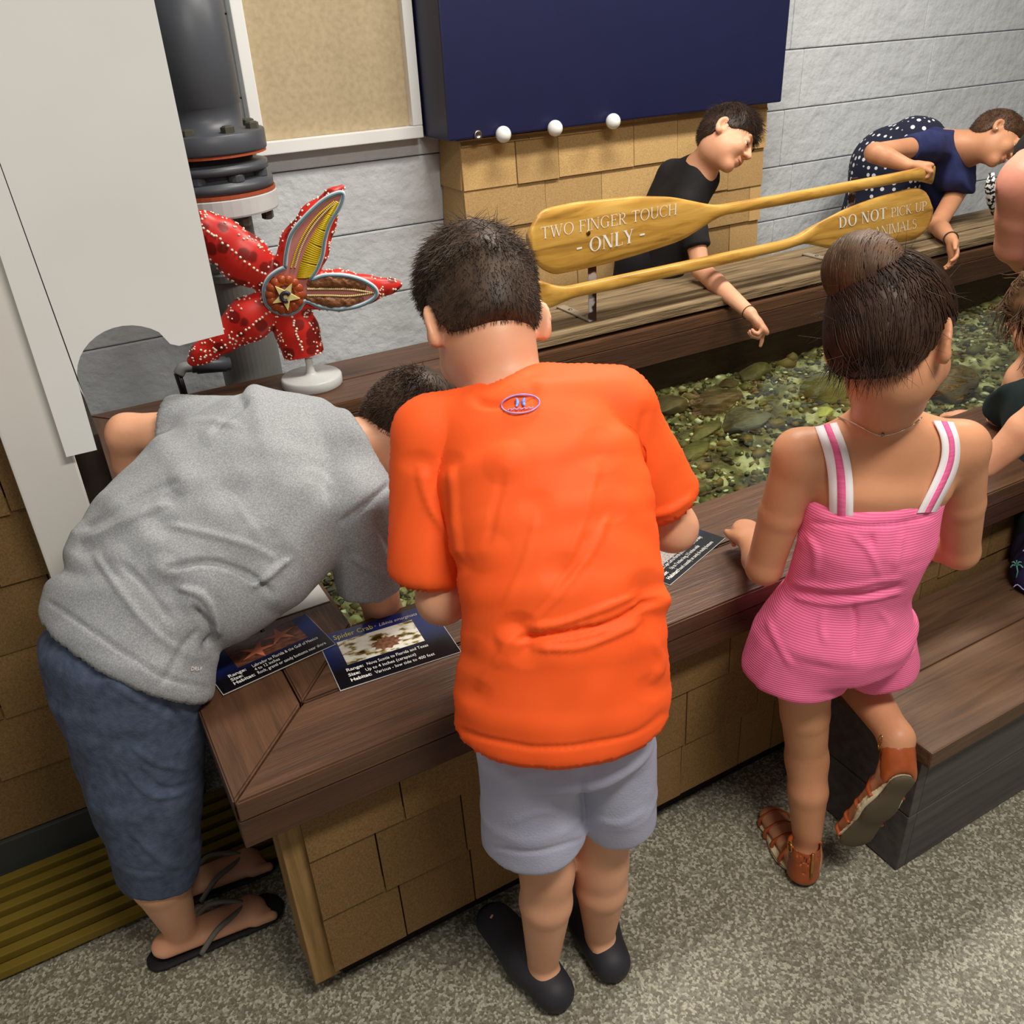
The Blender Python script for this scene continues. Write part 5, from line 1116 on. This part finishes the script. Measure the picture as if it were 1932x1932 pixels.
# ================================================================ boy in the grey shirt bending over the left end
def grey_boy():
    root = empty('person', (-.03, 1.26, 0), 'child in heather grey T-shirt and blue shorts bent over the left end of the tank', 'person')
    g = .212/.21; hc = P(776, 818, 1.56); U0 = cv(.70, -.56, .40); R0 = cv(.25, .50, -.82); Fv = np.cross(U0, R0)
    S = Sdf(); R_, F_, U_, q = head(S, hc, Fv, U0, .212)
    fS, fE, fW = P(478, 812, 1.56), P(240, 818, 1.565), P(272, 970, 1.70); nS, nE, nW = P(672, 950, 1.45), P(714, 1122, 1.57), P(738, 1205, 1.69)
    pel = P(248, 1215, 1.38); nb = P(672, 850, 1.51)
    S.cap(nb, q(0, -.022, -.055), .052, .047, .03)
    secs(S, [(560, 790, 1.55, 700, 925, 1.46, .6), (400, 800, 1.55, 640, 1020, 1.44, .62), (235, 960, 1.50, 470, 1150, 1.40, .66), (125, 1130, 1.45, 370, 1280, 1.36, .72)], .04, .012)
    limb(S, [fS, fE], [.042, .034], .02); limb(S, [fE, fE+(fW-fE)*.35, fW], [.033, .036, .024]); limb(S, [nS, nE], [.040, .033], .02); limb(S, [nE, nE+(nW-nE)*.35, nW], [.033, .035, .024])
    hand(S, fW, nrm(fW-fE), (0, 0, -1), CF, .155); hand(S, nW, nrm(nW-nE+np.array([.02, .05, 0])), (0, 0, -1), CF, .155, ((.4, .5, .3),)*4)
    kN = P(305, 1610, 1.53); kF = P(300, 1580, 1.62); aN = np.array([-.075, 1.25, .07]); aF = np.array([-.05, 1.365, .07])
    for h_, k_, a_ in ((P(262, 1330, 1.42), kN, aN), (P(262, 1320, 1.50), kF, aF)):
        limb(S, [h_, h_+(k_-h_)*.5, k_], [.066, .062, .048], .03); limb(S, [k_, k_+(a_-k_)*.3+np.array([-.012, 0, 0]), a_], [.047, .049, .030], .02)
        S.ecap(a_+np.array([-.03, 0, -.035]), a_+np.array([.12, 0, -.045]), .028, .034, (0, 1, 0), .55, .02)
        for k in range(5): S.cap(a_+np.array([.125, -.028+.014*k, -.047]), a_+np.array([.158-.006*k, -.031+.0155*k, -.050]), .0085 if k else .011, .007 if k else .009, .004)
    o, V, F = sdf_obj('body', S, .0045, SK_FAIR, root); eyes(q, F_, R_, root, g)
    M = pmat('heather_grey_jersey', [srgb(134, 137, 140), srgb(152, 154, 157), srgb(170, 172, 174)], nscale=420, detail=2, rough=.85, bump=.05, bscale=260, contrast=(.30, .70))
    T = Sdf()
    secs(T, [(548, 792, 1.545, 712, 935, 1.47, .54), (420, 778, 1.55, 662, 1018, 1.445, .62), (300, 850, 1.53, 568, 1120, 1.42, .64), (205, 950, 1.50, 470, 1176, 1.39, .68), (138, 1050, 1.46, 388, 1226, 1.375, .70), (112, 1155, 1.44, 372, 1296, 1.36, .72), (104, 1220, 1.44, 374, 1366, 1.37, .72)], .03, cs=3)
    T.plane((P(98, 1160, 1.44)+P(395, 1316, 1.36))/2, nrm(P(222, 1290, 1.40)-P(290, 1160, 1.40)), .005)
    T.cap(P(560, 815, 1.55), nb, .046, .052, .03); T.cap(P(680, 930, 1.47), nb, .050, .056, .03)
    T.plane(P(686, 832, 1.51), cv(.87, -.46, .12), .005)
    for a, b, r0, r1 in ((fS, P(318, 806, 1.56), .058, .050), (nS, P(698, 1104, 1.535), .058, .052)):
        sl = Sdf(); ax = nrm(b-a); sl.cap(a, b, r0, r1, .01); sl.plane(b-ax*.002, ax, .005); join(T, sl, .02)
    fo = [([(150, 1010), (210, 980), (300, 930), (350, 910)], 12, -0.0090), ([(160, 1030), (240, 990), (330, 950)], 10, 0.0090), ([(305, 990), (400, 1010), (470, 1030), (530, 1060)], 14, 0.0090), ([(310, 1075), (400, 1062), (470, 1085), (520, 1120)], 12, -0.0150), ([(320, 1105), (380, 1120), (410, 1170), (395, 1210)], 12, 0.0150), ([(360, 1135), (400, 1190), (370, 1230)], 9, -0.0150),
          ([(230, 1060), (280, 1110), (330, 1180)], 12, -0.0090), ([(180, 1040), (220, 1100), (290, 1190), (370, 1250)], 12, 0.0075), ([(470, 1105), (510, 1080), (545, 1050)], 5, 0.0090), ([(640, 985), (690, 950), (730, 915)], 5, -0.0075), ([(640, 930), (600, 900), (560, 890)], 14, 0.0075), ([(480, 760), (440, 790), (400, 830)], 9, -0.0090), ([(330, 812), (400, 800), (470, 815)], 12, 0.0060), ([(660, 1040), (700, 1070), (735, 1090)], 9, 0.0060), ([(700, 960), (725, 1020), (740, 1060)], 9, -0.0060), ([(305, 1290), (340, 1220), (375, 1180)], 5, -0.0060), ([(100, 1135), (200, 1205), (300, 1270), (390, 1300)], 4, -0.0030), ([(430, 930), (470, 990), (500, 1040)], 18, 0.0075)]
    sh = cloth('t_shirt', T, .0045, M, root, fo, (.0015, 55))
    TV = np.array([v.co[:] for v in sh.data.vertices]); Tp = to_px(TV); TN = np.array([v.normal[:] for v in sh.data.vertices]); fr = np.where((TN @ CF) < -.2)[0]
    j = fr[np.argmin((Tp[fr, 0]-356)**2+(Tp[fr, 1]-1264)**2)]; D = (TV[j]-CAM) @ CF-.007; nn = TN[j]; u_ = nrm(P(380, 1266, D)-P(354, 1264, D)); u_ = nrm(u_-nn*(u_ @ nn)); v_ = np.cross(nn, u_)
    text_mesh('printed_word', 'DRI-F', TV[j]+nn*.0035, u_, v_, .0085, M_ink_w, sh)
    cu0 = cv(.87, -.46, .12); cu = nrm(CR-cu0*(CR @ cu0)); cw = np.cross(cu0, cu); tubeo('collar', [P(682, 838, 1.515)+cu*.054*math.cos(a)+cw*.054*math.sin(a) for a in np.linspace(0, 6.283, 40)], .0065, M, sh, 8)
    Md = pmat('denim_blue_chambray', [srgb(66, 76, 98), srgb(88, 100, 124)], nscale=60, detail=6, rough=.9, bump=.15, bscale=240)
    T = Sdf(); secs(T, [(104, 1165, 1.44, 385, 1300, 1.37, .72), (112, 1260, 1.45, 382, 1345, 1.40, .74), (130, 1330, 1.46, 380, 1390, 1.43, .74)], .03)
    for dx, dD in ((0, 0), (-6, .10)):
        lg = Sdf(); rr = secs(lg, [(128+dx, 1330, 1.43+dD, 380+dx, 1370, 1.42+dD, .7), (172+dx, 1480, 1.48+dD, 380+dx, 1480, 1.47+dD, .8), (215+dx, 1590, 1.525+dD, 376+dx, 1590, 1.525+dD, .9), (232+dx, 1650, 1.555+dD, 372+dx, 1650, 1.555+dD, .9)], .02); ax = nrm(rr[-1][0]-rr[-2][0]); e = rr[-1][0]; lg.plane(e+ax*.006, ax, .005)
        lg.ecap(e-ax*.02, e+ax*.08, rr[-1][1]-.012, rr[-1][1]-.010, rr[-1][2], .9, .003, 's'); join(T, lg, .015)
    cloth('shorts', T, .0045, Md, root, [([(190, 1270), (260, 1320), (340, 1370)], 12, .005), ([(310, 1310), (335, 1350), (345, 1380)], 8, -.008), ([(240, 1400), (300, 1440), (370, 1450)], 10, .006), ([(250, 1440), (310, 1490), (375, 1470)], 9, -.005), ([(225, 1440), (290, 1500), (360, 1490)], 9, .005), ([(240, 1560), (290, 1610), (330, 1640)], 9, .004), ([(235, 1636), (300, 1644), (372, 1640)], 4, -.002), ([(180, 1400), (220, 1480), (240, 1560)], 14, -.004)], (.002, 60))
    for a_ in (aN, aF):
        K = Sdf(); K.ecap(a_+np.array([-.045, 0, -.062]), a_+np.array([.145, 0, -.062]), .032, .042, (0, 1, 0), .18, .01)
        fl = cloth('flip_flop', K, .004, plain('black_foam', srgb(24, 22, 24), .7), root)
        tubeo('thong', spline([a_+np.array([.02, -.036, -.055]), a_+np.array([.06, -.028, -.022]), a_+np.array([.115, .008, -.032]), a_+np.array([.06, .034, -.022]), a_+np.array([.02, .036, -.055])], 6), .005, plain('pale_thong', srgb(120, 116, 110), .5), fl, 8)
    short_hair(root, hc, R_, F_, U_, q, g, hair_mat('brown_cropped_hair', (50, 34, 24), (96, 72, 54)), 12000)
    return root
def short_hair(root, hc, R_, F_, U_, q, g, mat, n, toplen=.014, vol=0.0):
    Hs = Sdf(); A = (R_, F_, U_)
    Hs.ell(q(0, -.014, .029+vol*.3), A, np.array((.0745+vol*.3, .094+vol*.3, .083+vol))*g, .01); Hs.ell(q(0, -.030, -.018), A, np.array((.060, .068, .060))*g, .03)
    def hairline(p):
        f_, u_ = (p-hc) @ F_/g, (p-hc) @ U_/g
        return np.interp(f_, [-.11, -.06, -.03, -.012, .02, .05, .09], [-.072, -.066, -.048, .000, -.004, .02, .050])-u_
    Hs.func(hairline, [-9]*3, [9]*3, .005); HV, HF = Hs.mesh(.0045); HN = normals_np(HV, HF); uu = (HV-hc) @ U_/g
    i = RNG.choice(len(HV), n); L_ = .007+toplen*np.clip((uu[i]-.02)/.06, 0, 1)
    st = strands(HV[i], HN[i], lambda p, m: m*.35-U_*.55+F_*.7*np.clip((((p-hc) @ U_/g)-.03)/.05, 0, 1)[:, None], L_, 3, .0006, jit=.22)
    V2, F2 = merge((HV, HF), st); return link('hair', mesh_np('hair', V2, F2), mat, root)
grey_boy()
# ================================================================ boy in the black shirt across the tank
def black_boy():
    root = empty('person', (2.15, 2.66, 0), 'child in a black T-shirt across the tank reaching one finger to the water', 'person')
    g = .212/.21; hc = ony(1372, 262, 2.52); F0 = cv(.74, .58, -.34); U0 = cv(.56, -.80, .1)
    S = Sdf(); R_, F_, U_, q = head(S, hc, F0, U0, .212)
    Y = 2.64
    nb = ony(1326, 312, 2.60); S.cap(nb, q(0, -.022, -.055), .050, .043, .03)
    sN, eN, wN = ony(1300, 385, 2.56), ony(1322, 508, 2.44), ony(1416, 592, 2.14); sF = ony(1268, 330, 2.74); eF = ony(1215, 440, 2.78); wF = ony(1225, 520, 2.66)
    W0 = ony(1215, 585, 2.70); C0 = ony(1262, 430, 2.66)
    S.ecap(W0, C0, .10, .115, sN-sF, .7, .04); S.ecap(C0, nb+np.array([-.02, .02, -.05]), .115, .09, sN-sF, .65, .04)
    limb(S, [sN, eN], [.040, .031], .02); limb(S, [eN, eN+(wN-eN)*.3, wN], [.031, .033, .021]); limb(S, [sF, eF, wF], [.04, .031, .022])
    hand(S, wN, nrm(ony(1441, 622, 2.10)-wN), nrm(np.array([-.3, -.1, -.9])), nrm(CR*.8-CD*.5), .150, ((.55, .25, .15), (1.2, 1.3, .6), (1.3, 1.3, .6), (1.3, 1.3, .6)), .1, .02)
    hand(S, wF, nrm(wF-eF), (0, 0, -1), CR, .145)
    hp = np.array([W0[0], W0[1], .56]);
    for sd in (-1, 1):
        h_ = hp+np.array([.07*sd, 0, 0]); k_ = np.array([h_[0], 2.70, .33]); a_ = np.array([h_[0], 2.73, .06]); limb(S, [h_, k_, a_], [.06, .045, .03], .03); S.ecap(a_-np.array([0, 0, .03]), a_+np.array([0, -.10, -.035]), .028, .030, (1, 0, 0), .6, .02)
    sdf_obj('body', S, .004, SK_FAIR, root); eyes(q, F_, R_, root, g); face_marks(q, root, g, (40, 28, 22))
    M = pmat('black_cotton', [srgb(20, 18, 20), srgb(30, 28, 30)], nscale=12, rough=.85); T = Sdf()
    T.ecap(W0-np.array([0, 0, .04]), C0, .125, .135, sN-sF, .72, .04, cs=2); T.ecap(C0, nb+np.array([-.02, .02, -.045]), .135, .095, sN-sF, .66, .04); T.cap(sN, nb-np.array([0, 0, .035]), .05, .055, .03); T.cap(sF, nb-np.array([0, 0, .035]), .05, .055, .03)
    T.plane(nb+nrm(hc-nb)*.012, nrm(hc-nb), .005)
    for a, b in ((sN, sN+(eN-sN)*.68), (sF, sF+(eF-sF)*.68)):
        sl = Sdf(); sl.cap(a, b, .052, .050, .01); ax = nrm(b-a); sl.plane(b, ax, .005); join(T, sl, .02)
    cloth('t_shirt', T, .005, M, root, None, (.003, 40))
    T = Sdf(); T.ecap(hp+np.array([0, 0, .10]), hp, .125, .13, (1, 0, 0), .75, .03)
    for sd in (-1, 1): T.cap(hp+np.array([.07*sd, 0, 0]), np.array([hp[0]+.07*sd, 2.70, .36]), .08, .07, .02)
    cloth('shorts', T, .007, plain('black_shorts', srgb(24, 24, 28), .9), root)
    for sd in (-1, 1):
        T = Sdf(); shoe(T, np.array([hp[0]+.07*sd, 2.77, 0]), np.array([hp[0]+.07*sd, 2.64, 0])); cloth('shoe', T, .006, M_shoe, root)
    short_hair(root, hc, R_, F_, U_, q, g, hair_mat('dark_hair', (34, 24, 18), (66, 48, 36)), 5000, .03, .012)
    tubeo('bracelet', [wN+nrm(wN-eN)*-.012+.0235*(math.cos(a)*nrm(np.cross(wN-eN, CF))+math.sin(a)*nrm(np.cross(wN-eN, np.cross(wN-eN, CF)))) for a in np.linspace(0, 6.283, 24)], .0018, plain('brown_cord', srgb(90, 60, 40), .7), root, 6)
black_boy()
# ================================================================ girl in the navy top, bent over the far rail
def navy_girl():
    root = empty('person', (3.35, 2.75, 0), 'person in navy top and white dotted skirt leaning on the paddle grip', 'person')
    g = .212/.21; hc = ony(1878, 262, 2.42); F0 = cv(.62, .70, -.30); U0 = cv(.72, -.62, .1)
    S = Sdf(); R_, F_, U_, q = head(S, hc, F0, U0, .212)
    nb = ony(1822, 282, 2.52); S.cap(nb, q(0, -.022, -.055), .05, .043, .03)
    sN, eN, wN = ony(1752, 275, 2.50), ony(1650, 288, 2.44), ony(1712, 312, 2.335); sF, eF, wF = ony(1815, 345, 2.56), ony(1768, 425, 2.40), ony(1795, 452, 2.22)
    waist = ony(1722, 275, 2.70); hip = ony(1676, 312, 2.77); wide = sN-sF
    S.ecap(hip, waist, .12, .10, wide, .75, .04); S.ecap(waist, nb-CR*.03, .10, .10, wide, .7, .04)
    limb(S, [sN, eN], [.042, .034], .02); limb(S, [eN, eN+(wN-eN)*.35, wN], [.034, .035, .023]); limb(S, [sF, eF], [.042, .034], .02); limb(S, [eF, eF+(wF-eF)*.35, wF], [.033, .033, .022])
    hand(S, wN, nrm(ony(1745, 312, 2.30)-wN), nrm(np.array([0, -.2, -1])), nrm(CR*.5-CF), .155, ((.9, 1.2, .7),)*4, .2); hand(S, wF, nrm(ony(1802, 496, 2.16)-wF), nrm(-CR-CD*.1), nrm(-CF), .155, ((.25, .5, .3),)*4, .5, .12)
    for sd in (-1, 1):
        h_ = hip+np.array([0, .0, -.02])+np.array([.075*sd, 0, 0]); k_ = np.array([h_[0], 2.74, .40]); a_ = np.array([h_[0], 2.77, .06]); limb(S, [h_, k_, a_], [.07, .05, .03], .03); S.ecap(a_-np.array([0, 0, .03]), a_+np.array([0, -.11, -.035]), .03, .032, (1, 0, 0), .6, .02)
    sdf_obj('body', S, .0045, SK_TAN, root); eyes(q, F_, R_, root, g); face_marks(q, root, g, (58, 40, 28))
    M = pmat('navy_cotton', [srgb(28, 34, 78), srgb(40, 48, 98)], nscale=20, rough=.85); T = Sdf()
    T.ecap(waist, nb-CR*.035-CU*.02, .118, .112, wide, .72, .04); T.cap(sN, nb-CR*.05, .054, .055, .03); T.cap(sF, nb-CR*.04, .055, .06, .03); T.cap(ony(1775, 340, 2.60), ony(1772, 395, 2.60), .085, .06, .05); T.cap(ony(1800, 330, 2.5), ony(1835, 345, 2.46), .07, .045, .05)
    T.plane(nb+nrm(hc-nb)*.004, nrm(hc-nb), .005)
    sl = Sdf(); b = sN+(eN-sN)*.38; sl.cap(sN, b, .056, .052, .01); sl.plane(b, nrm(b-sN), .005); join(T, sl, .02)
    cloth('top', T, .0055, M, root, None, (.003, 40))
    Md = bpy.data.materials.new('dotted_navy_fabric'); Md.use_nodes = True; nt = Md.node_tree; N = nt.nodes; L = nt.links; b_ = N['Principled BSDF']; tc = N.new('ShaderNodeTexCoord')
    v = N.new('ShaderNodeTexVoronoi'); v.inputs['Scale'].default_value = 34; v.inputs['Randomness'].default_value = .25; L.new(tc.outputs['Object'], v.inputs['Vector']); r = N.new('ShaderNodeValToRGB'); e = r.color_ramp.elements; e[0].position = .27; e[0].color = srgb(226, 228, 232); e[1].position = .31; e[1].color = srgb(24, 28, 52); L.new(v.outputs['Distance'], r.inputs[0]); L.new(r.outputs[0], b_.inputs['Base Color']); b_.inputs['Roughness'].default_value = .9
    T = Sdf(); T.ecap(waist+CR*-.0, hip, .128, .150, wide, .85, .04); T.cap(hip, np.array([hip[0]-.02, 2.78, .42]), .150, .172, .04); T.plane(np.array([0, 0, .42]), (0, 0, -1), .005); T.plane(np.array([0, WY-.03, 0]), (0, 1, 0), .01)
    cloth('skirt', T, .006, Md, root, None, (.004, 30))
    for sd in (-1, 1):
        T = Sdf(); x = hip[0]+.075*sd; shoe(T, np.array([x, 2.81, 0]), np.array([x, 2.66, 0])); cloth('shoe', T, .006, M_shoe, root)
    h = short_hair(root, hc, R_, F_, U_, q, g, hair_mat('brown_tied_hair', (48, 32, 22), (96, 66, 44)), 4000, .01, .01)
    ball('ear_stud', q(.083, -.004, -.034), .004, plain('pearl_stud', srgb(236, 230, 220), .2), root)
    tubeo('hair_tie', [wF+nrm(wF-eF)*-.01+.026*(math.cos(a)*nrm(np.cross(wF-eF, CF))+math.sin(a)*nrm(np.cross(wF-eF, np.cross(wF-eF, CF)))) for a in np.linspace(0, 6.283, 24)], .0028, plain('dark_elastic', srgb(60, 50, 40), .7), root, 6)
navy_girl()
# ================================================================ two people at the right edge
def edge_child():
    root = empty('person', (2.02, .86, .336), 'child in dark teal shirt and palm tree shorts kneeling at the right edge', 'person')
    g = .205/.21; hc = P(1985, 590, 1.98); F0 = cv(-.35, .45, .8); U0 = cv(-.1, -.95, .3)
    S = Sdf(); R_, F_, U_, q = head(S, hc, F0, U0, .205)
    nb = P(2010, 700, 1.96); S.cap(nb, q(0, -.022, -.055), .048, .042, .03)
    sL, eL, wL = P(1930, 715, 2.02), P(1888, 802, 2.16), P(1848, 797, 2.235); sR, eR, wR = P(2080, 740, 1.88), P(1985, 765, 1.72), P(1862, 878, 1.80)
    pel = P(2000, 1040, 2.0)-np.array([0, .035, 0]); S.ecap(pel, nb+CD*.05, .10, .12, sR-sL, .7, .04)
    limb(S, [sL, eL], [.038, .030], .02); limb(S, [eL, wL], [.030, .021]); limb(S, [sR, eR], [.040, .034], .02); limb(S, [eR, eR+(wR-eR)*.4, wR], [.034, .036, .024])
    hand(S, wL, nrm(P(1822, 786, 2.27)-wL), (0, 0, -1), CD, .13, ((.2, .3, .2),)*4); hand(S, wR, nrm(P(1835, 905, 1.83)-wR), (0, 0, -1), -CF, .13)
    for sd in (-1, 1):
        h_ = pel+np.array([.07*sd, 0, -.02]); k_ = np.array([h_[0], .86, .385]); a_ = np.array([h_[0]+.03, .70, .385]); limb(S, [h_, k_], [.065, .048], .03); limb(S, [k_, a_], [.045, .03], .02); S.ecap(a_, a_+np.array([0, -.11, -.01]), .028, .026, (1, 0, 0), .7, .02)
    sdf_obj('body', S, .005, SK_FAIR, root); eyes(q, F_, R_, root, g)
    M = pmat('dark_teal_cotton', [srgb(22, 38, 40), srgb(32, 52, 54)], nscale=20, rough=.85); T = Sdf(); T.ecap(pel, nb+CD*.04, .12, .135, sR-sL, .75, .04, cs=2)
    for a, b in ((sL, sL+(eL-sL)*.72), (sR, sR+(eR-sR)*.55)):
        T.cap(a, nb+CD*.04, .054, .06, .03); sl = Sdf(); sl.cap(a, b, .056, .054, .01); sl.plane(b, nrm(b-a), .005); join(T, sl, .02)
    T.plane(nb, nrm(hc-nb), .005); cloth('t_shirt', T, .005, M, root, None, (.003, 40))
    T = Sdf(); T.ecap(pel+CU*.03, pel, .125, .13, sR-sL, .8, .03)
    for sd in (-1, 1): T.cap(pel+np.array([.07*sd, 0, -.02]), np.array([pel[0]+.07*sd, .86, .42]), .085, .075, .02)
    T.plane(np.array([0, 0, .338]), (0, 0, -1), .005)
    Mp = plain('purple_print_cotton', srgb(40, 30, 78), .9); sh = cloth('shorts', T, .006, Mp, root, None, (.003, 50))
    SV2 = np.array([v.co[:] for v in sh.data.vertices]); Sp = to_px(SV2); SN2 = np.array([v.normal[:] for v in sh.data.vertices]); fr = np.where((SN2 @ CF) < -.05)[0]
    def on(px, py): j = fr[np.argmin((Sp[fr, 0]-px)**2+(Sp[fr, 1]-py)**2)]; D = (SV2[j]-CAM) @ CF; return P(px, py, D-.004)
    Mt = plain('teal_palm_print', srgb(92, 160, 140), .9); Ml = plain('lilac_print', srgb(176, 164, 214), .9)
    for (x, y) in ((1918, 1066), (1952, 1120), (1965, 1040)):
        palm = [tubeo('palm_print', [on(x, y), on(x+2, y+12), on(x-1, y+24)], .0016, Mt, sh, 5)]
        for dx, dy in ((-12, 3), (-9, -7), (0, -11), (9, -7), (12, 3)): tubeo('palm_print', [on(x, y), on(x+dx*.6, y+dy*.6-2), on(x+dx, y+dy+2)], .0016, Mt, sh, 5)
    for (x, y) in ((1912, 1108), (1930, 1040), (1948, 1085)): tubeo('wave_print', [on(x+i*4, y-5*math.sin(i*.9)) for i in range(6)], .0014, Ml, sh, 5)
    Hs = Sdf(); A = (R_, F_, U_); Hs.ell(q(0, -.016, .028), A, np.array((.085, .104, .092))*g, .01); Hs.cap(q(0, -.06, .0), q(0, -.075, -.10), .065, .045, .03); Hs.cap(q(-.06, -.01, .0), q(-.07, .0, -.10), .035, .025, .03)
    Hs.func(lambda p: np.interp((p-hc) @ F_/g, [.0, .03, .05, .09], [-9, -.05, .02, .05])-(p-hc) @ U_/g, [-9]*3, [9]*3, .01)
    HV, HF = Hs.mesh(.005); HN = normals_np(HV, HF); i = RNG.choice(len(HV), 2600); st = strands(HV[i], HN[i], lambda p, n: -U_+n*.15+.5*np.sin(p*90), .07, 9, .0011, None, 0, .2, .5)
    V2, F2 = merge((HV, HF), st); link('hair', mesh_np('hair', V2, F2), hair_mat('wavy_brown_hair', (52, 34, 22), (118, 84, 56)), root)
edge_child()
def edge_adult():
    root = empty('person', (2.42, .83, .336), 'adult in black top at the far right edge with one bare arm hanging', 'person')
    D = 2.1; sS, eS, wS = P(1936, 345, D), P(1912, 462, D+.14), P(1990, 530, D+.28); nb = P(2060, 270, D); hc = P(2110, 180, D+.05)
    S = Sdf(); R_, F_, U_, q = head(S, hc, cv(-.3, .6, .6), cv(-.1, -.9, .4), .225); S.cap(nb, q(0, -.02, -.06), .056, .05, .03)
    pel = np.array([2.42, .83, .84]); S.ecap(pel, nb+CD*.06, .15, .17, CR, .65, .05); S.cap(sS, nb+CD*.06, .056, .065, .05)
    limb(S, [sS, sS+(eS-sS)*.5, eS], [.057, .054, .042], .03); limb(S, [eS, eS+(wS-eS)*.35, wS], [.041, .042, .028]); hand(S, wS, nrm(wS-eS), (0, 0, -1), CF, .18)
    s2, e2, w2 = P(2250, 330, D), P(2300, 480, D), P(2240, 600, D+.1); limb(S, [s2, e2, w2], [.06, .045, .03]); hand(S, w2, nrm(w2-e2), (0, 0, -1), CF, .18)
    for sd in (-1, 1):
        h_ = pel+np.array([.09*sd, 0, -.05]); k_ = np.array([h_[0], .85, .402]); a_ = np.array([h_[0], .52, .385]); limb(S, [h_, k_, a_], [.085, .062, .04], .03); S.ecap(a_, a_+np.array([0, -.16, -.02]), .036, .036, (1, 0, 0), .7, .02)
    sdf_obj('body', S, .007, SK_PINK, root); eyes(q, F_, R_, root, 1.07)
    T = Sdf(); T.ecap(pel, nb+CD*.06, .165, .178, CR, .72, .04); T.cap(pel, np.array([pel[0], .80, .52]), .16, .15, .05); T.plane(nb-nrm(hc-nb)*.045, nrm(hc-nb), .005); tp = cloth('black_top', T, .008, plain('black_knit', srgb(20, 18, 20), .9), root)
    tubeo('patterned_tassel', [P(1871, 326, D+.0), P(1868, 352, D+.01), P(1870, 380, D+.04), P(1873, 406, D+.07)], [.006, .012, .010, .002], pmat('black_white_print', [srgb(14, 14, 14), srgb(230, 230, 230)], nscale=120, rough=.8, contrast=(.48, .52)), tp, 8)
    short_hair(root, hc, R_, F_, U_, q, 1.07, hair_mat('adult_brown_hair', (50, 34, 24), (96, 68, 48)), 3000, .02, .012)
edge_adult()
